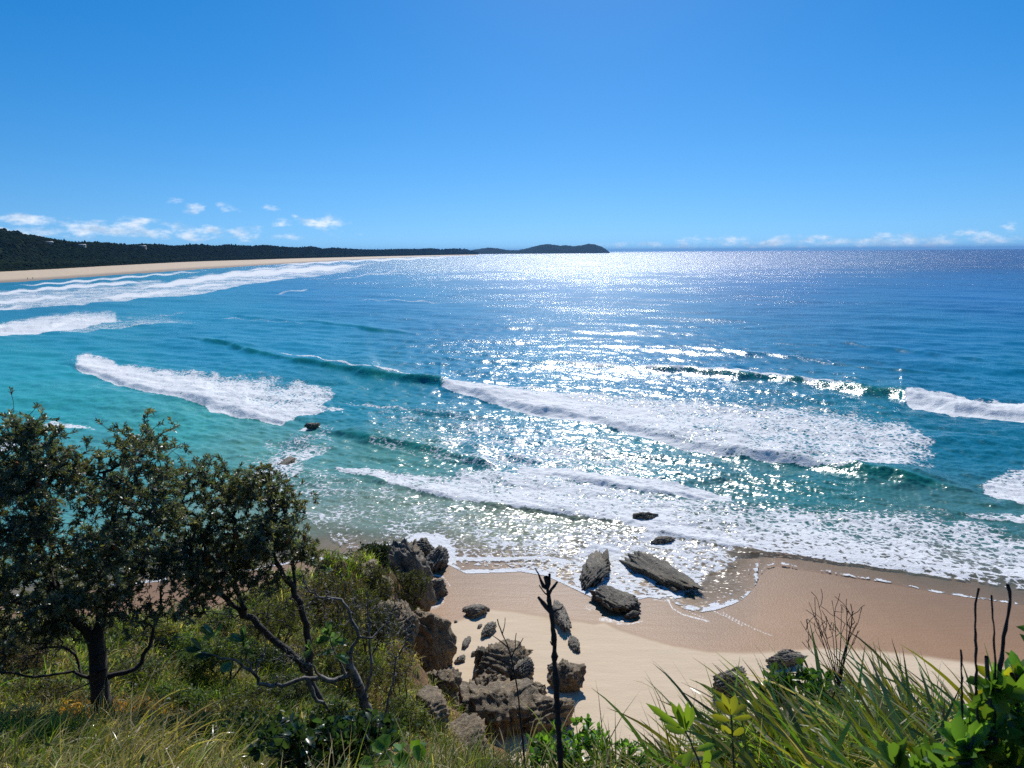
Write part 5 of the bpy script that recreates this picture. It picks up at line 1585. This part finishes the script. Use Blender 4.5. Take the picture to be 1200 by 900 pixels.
def sprig(pts, D, leaves, label, seed, tint, ln=.11, wd=.035):
    g = np.random.default_rng(seed)
    p, a, b = px_limb(pts, D, .007, .004)
    nodes, par, rad, _, _ = grow([(p, a, b)], np.zeros((0, 3)), g, seg=.03, wander=.1)
    P, T = [], []
    for (x0, y0, x1, y1) in leaves:
        P.append(at_D(x0, y0, D)); T.append(at_D(x1, y1, D + g.normal(0, .02)))
    P, T = np.array(P), np.array(T); d = T - P; n = len(P)
    arr = leaves_arrays(P, d, unit(np.array([[0, -1, .35]]) + g.normal(0, .45, (n, 3))), np.linalg.norm(d, axis=1), wd * g.uniform(.85, 1.2, n), np.asarray(tint) * g.uniform(.7, 1.3, (n, 1)), LEAF8)
    return plant('leafy_sprig', p[0], label, 'plant', nodes, par, rad, [arr], BARK_GREY, LEAF_GLOSS, None, 6, crown='leaves', trunk='stem')


sprig([(835, 985), (822, 900), (810, 870), (803, 857)], 2.7, [(803, 857, 757, 824), (800, 852, 772, 842), (803, 857, 786, 822), (804, 857, 795, 824), (804, 857, 806, 822), (804, 857, 812, 828), (806, 860, 778, 850), (815, 880, 838, 872), (812, 878, 800, 900), (820, 895, 850, 880), (816, 885, 790, 890), (826, 910, 830, 875)],
      'single sprig with upright pale green leaves standing clear against the dry sand', 91, (.15, .23, .03))
sprig([(866, 985), (860, 900), (858, 860), (857, 838)], 3.0, [(857, 838, 838, 822), (857, 838, 846, 812), (857, 838, 862, 814), (857, 838, 876, 826), (857, 842, 882, 840), (857, 845, 832, 838), (858, 860, 845, 850), (858, 862, 872, 852)],
      'yellowing sprig on a straight brown stem at the left end of the tussocks', 92, (.22, .22, .03))


# ------------------------------------------------------------------ dead stalks and twigs
def stalk(name, limbs, label, cat, mat, seed, sides=8, group=None, tips=None, r_tip=.002, wander=.12, seg=.03, knob=0):
    g = np.random.default_rng(seed)
    nodes, par, rad, _, _ = grow(limbs, np.zeros((0, 3)) if tips is None else tips, g, seg=seg, wander=wander, r_tip=r_tip, power=.4)
    rad = rad * (1 + g.normal(0, .10 + knob, len(rad))).clip(.7, 1.6)
    loc = limbs[0][0][0]
    V, q = tubes(nodes, par, rad, sides)
    root = thing(name, loc, label, cat, group)
    mesh('stem', V - loc, quads=q, mat=mat, parent=root)
    return root


D = 3.0
gb = on_ground(.26, 3.1)
main = px_limb([(660, 1000), (657, 900), (655, 860), (651, 790), (648, 730), (645, 712), (642, 694), (640, 677)], D, .021, .010)
main[0][0] = gb
stalk('dead_stalk', [main, px_limb([(646, 718), (638, 708), (631, 700)], D, .016, .009), px_limb([(641, 694), (634, 680), (627, 666)], D, .011, .003), px_limb([(642, 695), (648, 691), (653, 682)], D, .012, .006),
                     px_limb([(642, 690), (645, 683), (644, 673)], D, .011, .006), px_limb([(641, 700), (636, 690), (632, 686)], D, .005, .003), px_limb([(647, 714), (655, 717), (661, 715), (660, 710)], D, .006, .003), px_limb([(650, 760), (645, 752)], D, .006, .003), px_limb([(654, 830), (660, 822)], D, .006, .003)],
      'thick charred dead stalk with a forked broken top in front of the dry sand', 'dead stalk', CHAR, 301, knob=.08)
D = 3.4
tw = px_limb([(622, 1000), (616, 905), (612, 860), (606, 805), (599, 768), (593, 752), (586, 738), (583, 726)], D, .0085, .003)
tw[0][0] = on_ground(.1, 3.5)
stalk('dead_twig', [tw, px_limb([(600, 772), (604, 760), (605, 742)], D, .004, .002), px_limb([(595, 758), (586, 750), (576, 744)], D, .004, .002), px_limb([(588, 742), (592, 734), (592, 724)], D, .003, .0015), px_limb([(604, 795), (596, 785), (592, 778)], D, .003, .0015), px_limb([(598, 766), (607, 760), (613, 748)], D, .004, .002)],
      'thin dead twig with tiny forks left of the charred stalk', 'dead twig', CHAR, 302, 6)
D = 2.3
for pts, x, y, lab, sd, r0 in [([(1120, 960), (1128, 880), (1128, 820), (1127, 775), (1126, 762)], 1.55, 2.4, 'short dark dead stalk rising from the tussocks left of the broad leaved shrub', 303, .006),
                               ([(1150, 960), (1146, 860), (1144, 790), (1143, 720), (1142, 706), (1147, 690)], 1.62, 2.4, 'slim dead stalk with a curled brown leaf tip beside the broad leaved shrub', 304, .007),
                               ([(1160, 960), (1166, 850), (1172, 780), (1178, 740), (1184, 705), (1185, 690), (1181, 686)], 1.7, 2.4, 'tallest dead stalk leaning right out of the broad leaved shrub', 305, .011),
                               ([(1165, 960), (1166, 860), (1167, 780), (1164, 735), (1162, 698)], 1.66, 2.45, 'straight dead stalk between the curled one and the tallest one', 306, .006)]:
    l0 = px_limb(pts, D, r0, r0 * .55); l0[0][0] = on_ground(x, y)
    stalk('dead_stalk', [l0], lab, 'dead stalk', CHAR, sd, 7, 'dead stalks at the right edge', knob=.06)
# bare twiggy shrub
D = 4.3
b0 = on_ground(2.05, 4.4)
g = np.random.default_rng(77)
lim = [px_limb([(984, 840), (984, 800), (986, 775), (994, 750), (1000, 722), (997, 708)], D, .010, .003)]
for tx, ty, fx, fy in [(948, 706, 970, 770), (960, 712, 974, 765), (975, 704, 980, 760), (986, 712, 984, 765), (938, 728, 966, 775), (1004, 730, 992, 755), (1010, 712, 995, 748), (968, 722, 978, 770), (940, 752, 968, 782), (1002, 752, 988, 775), (955, 700, 968, 752), (992, 702, 993, 745)]:
    lim.append(px_limb([(984, 806), (fx, fy), ((fx + tx) / 2 + g.normal(0, 3), (fy + ty) / 2), (tx, ty)], D + g.normal(0, .06), .0042, .0016))
    for _ in range(3):
        f_ = g.uniform(.25, .85); sx, sy = fx + (tx - fx) * f_, fy + (ty - fy) * f_
        lim.append(px_limb([(sx, sy), (sx + g.normal(0, 4), sy - 7), (sx + g.normal(0, 9), sy - g.uniform(12, 24))], D + g.normal(0, .04), .0022, .0012))
lim[0][0][0] = b0
stalk('twiggy_shrub', lim, 'bare twiggy dead shrub sticking up from the tussocks against the wet sand', 'dead shrub', CHAR, 310, 5, wander=.10, seg=.04)


# ================================================================== SMALL FAR THINGS
def house(px, py, D, w, d, h, rot, wall_c, roof_c, label):
    w, d, h, wall_c = w * .75, d * .7, h * .62, tuple(.45 * a for a in wall_c)
    hp = FAR[2][:30].reshape(-1, 3); hu, hv = proj(hp)
    p = hp[np.argmin(np.hypot(hu - px, (hv - py) * 2))] + [0, 0, 1.2]
    root = thing('house', p, label, 'house', 'houses in the far forest')
    root.rotation_euler = (0, 0, rot)
    mw, t, out = new_mat('house_wall'); b = N(t, 'ShaderNodeBsdfPrincipled', i_Roughness=.7); b.inputs['Base Color'].default_value = (*wall_c, 1); L(t, b.outputs[0], out.inputs['Surface'])
    mrf, t, out = new_mat('house_roof'); b = N(t, 'ShaderNodeBsdfPrincipled', i_Roughness=.6); b.inputs['Base Color'].default_value = (*roof_c, 1); L(t, b.outputs[0], out.inputs['Surface'])
    x, y = w / 2, d / 2
    V = np.array([(-x, -y, -6), (x, -y, -6), (x, y, -6), (-x, y, -6), (-x, -y, h), (x, -y, h), (x, y, h), (-x, y, h)])
    mesh('wall', V, quads=np.array([(0, 1, 5, 4), (1, 2, 6, 5), (2, 3, 7, 6), (3, 0, 4, 7)]), mat=mw, parent=root, smooth_=False)
    e = .7
    V = np.array([(-x - e, -y - e, h + .02), (x + e, -y - e, h + .02), (x + e, y + e, h + .02), (-x - e, y + e, h + .02), (-x - e, 0, h + d * .32), (x + e, 0, h + d * .32)])
    mesh('roof', V, quads=np.array([(0, 1, 5, 4), (2, 3, 4, 5), (0, 3, 2, 1)]), tris=np.array([(0, 4, 3), (1, 2, 5)]), mat=mrf, parent=root, smooth_=False)


house(57, 288, 980, 13, 9, 5, .3, (.75, .72, .66), (.35, .34, .33), 'pale house among the trees below the left hill')
house(96, 291, 1100, 14, 9, 5, .1, (.78, .78, .76), (.45, .45, .45), 'white house among the trees right of the pale house')
house(167, 292, 1450, 18, 11, 5.5, .2, (.7, .66, .58), (.25, .24, .23), 'lone long house in the middle of the far forest')


def person(px, py, label, shirt, seed):
    p = at_z(px, py, 0.9)
    root = thing('person', p, label, 'person', 'people on the far beach')
    j = dict(pel=(0, 0, .95), chest=(0, .02, 1.30), neck=(0, .02, 1.48), head=(0, .04, 1.60), top=(0, .04, 1.74), ls=(-.18, .02, 1.42), le=(-.26, .06, 1.14), lh=(-.24, -.08, .90), rs=(.18, .02, 1.42), re=(.26, -.04, 1.14), rh=(.25, .12, .92),
             lk=(-.10, -.12, .52), lf=(-.10, -.02, .06), lt=(-.10, -.18, .03), rk=(.10, .10, .52), rf=(.10, .26, .07), rt=(.10, .10, .03))
    e = [('pel', 'chest'), ('chest', 'neck'), ('neck', 'head'), ('head', 'top'), ('chest', 'ls'), ('ls', 'le'), ('le', 'lh'), ('chest', 'rs'), ('rs', 're'), ('re', 'rh'), ('pel', 'lk'), ('lk', 'lf'), ('lf', 'lt'), ('pel', 'rk'), ('rk', 'rf'), ('rf', 'rt')]
    r = dict(pel=.16, chest=.17, neck=.06, head=.10, top=.07, ls=.07, le=.05, lh=.04, rs=.07, re=.05, rh=.04, lk=.075, lf=.05, lt=.04, rk=.075, rf=.05, rt=.04)
    ks = list(j)
    me = bpy.data.meshes.new('body'); me.from_pydata([j[k] for k in ks], [(ks.index(a), ks.index(b)) for a, b in e], [])
    o = bpy.data.objects.new('body', me); COL.objects.link(o); o.parent = root
    md = o.modifiers.new('skin', 'SKIN'); o.modifiers.new('sub', 'SUBSURF').render_levels = 1
    for i, k in enumerate(ks):
        me.skin_vertices[0].data[i].radius = (r[k], r[k]); me.skin_vertices[0].data[i].use_root = (k == 'pel')
    m, t, out = new_mat('person_' + shirt[0]); b = N(t, 'ShaderNodeBsdfPrincipled', i_Roughness=.8)
    geo = N(t, 'ShaderNodeTexCoord'); sp = N(t, 'ShaderNodeSeparateXYZ'); L(t, geo.outputs['Object'], sp.inputs[0])
    z = sp.outputs['Z']
    c = mixrgb(t, math_n(t, 'GREATER_THAN', z, .9), (.05, .06, .09), shirt[1])
    c = mixrgb(t, math_n(t, 'GREATER_THAN', z, 1.48), c, (.40, .25, .17))
    c = mixrgb(t, math_n(t, 'GREATER_THAN', z, 1.66), c, (.04, .025, .015))
    c = mixrgb(t, math_n(t, 'LESS_THAN', z, .5), c, (.40, .25, .17))
    L(t, c, b.inputs['Base Color']); L(t, b.outputs[0], out.inputs['Surface']); me.materials.append(m)
    root.rotation_euler = (0, 0, seed)


person(32.5, 327.6, 'distant walker on the far beach, left of the pair', ('dark', (.05, .05, .07)), .6)
person(38.5, 327.3, 'distant walker on the far beach, right of the pair', ('grey', (.12, .10, .10)), .9)


# ================================================================== AIR
def build_haze():
    x, y0, y1, z0, z1 = 47000, -200, 46500, -5.0, 150.0
    V = np.array([(-x, y0, z0), (x, y0, z0), (x, y1, z0), (-x, y1, z0), (-x, y0, z1), (x, y0, z1), (x, y1, z1), (-x, y1, z1)], float)
    q = np.array([(3, 2, 1, 0), (4, 5, 6, 7), (0, 1, 5, 4), (1, 2, 6, 5), (2, 3, 7, 6), (3, 0, 4, 7)])
    m, t, out = new_mat('sea_air')
    v = N(t, 'ShaderNodeVolumePrincipled'); v.inputs['Color'].default_value = (.22, .52, 1, 1); v.inputs['Density'].default_value = HAZE
    v.inputs['Anisotropy'].default_value = 0.0
    L(t, v.outputs[0], out.inputs['Volume'])
    o = mesh('haze', V, quads=q, mat=m, smooth_=False)
    tag(o, kind='stuff')


HAZE = 3.4e-5
build_haze()
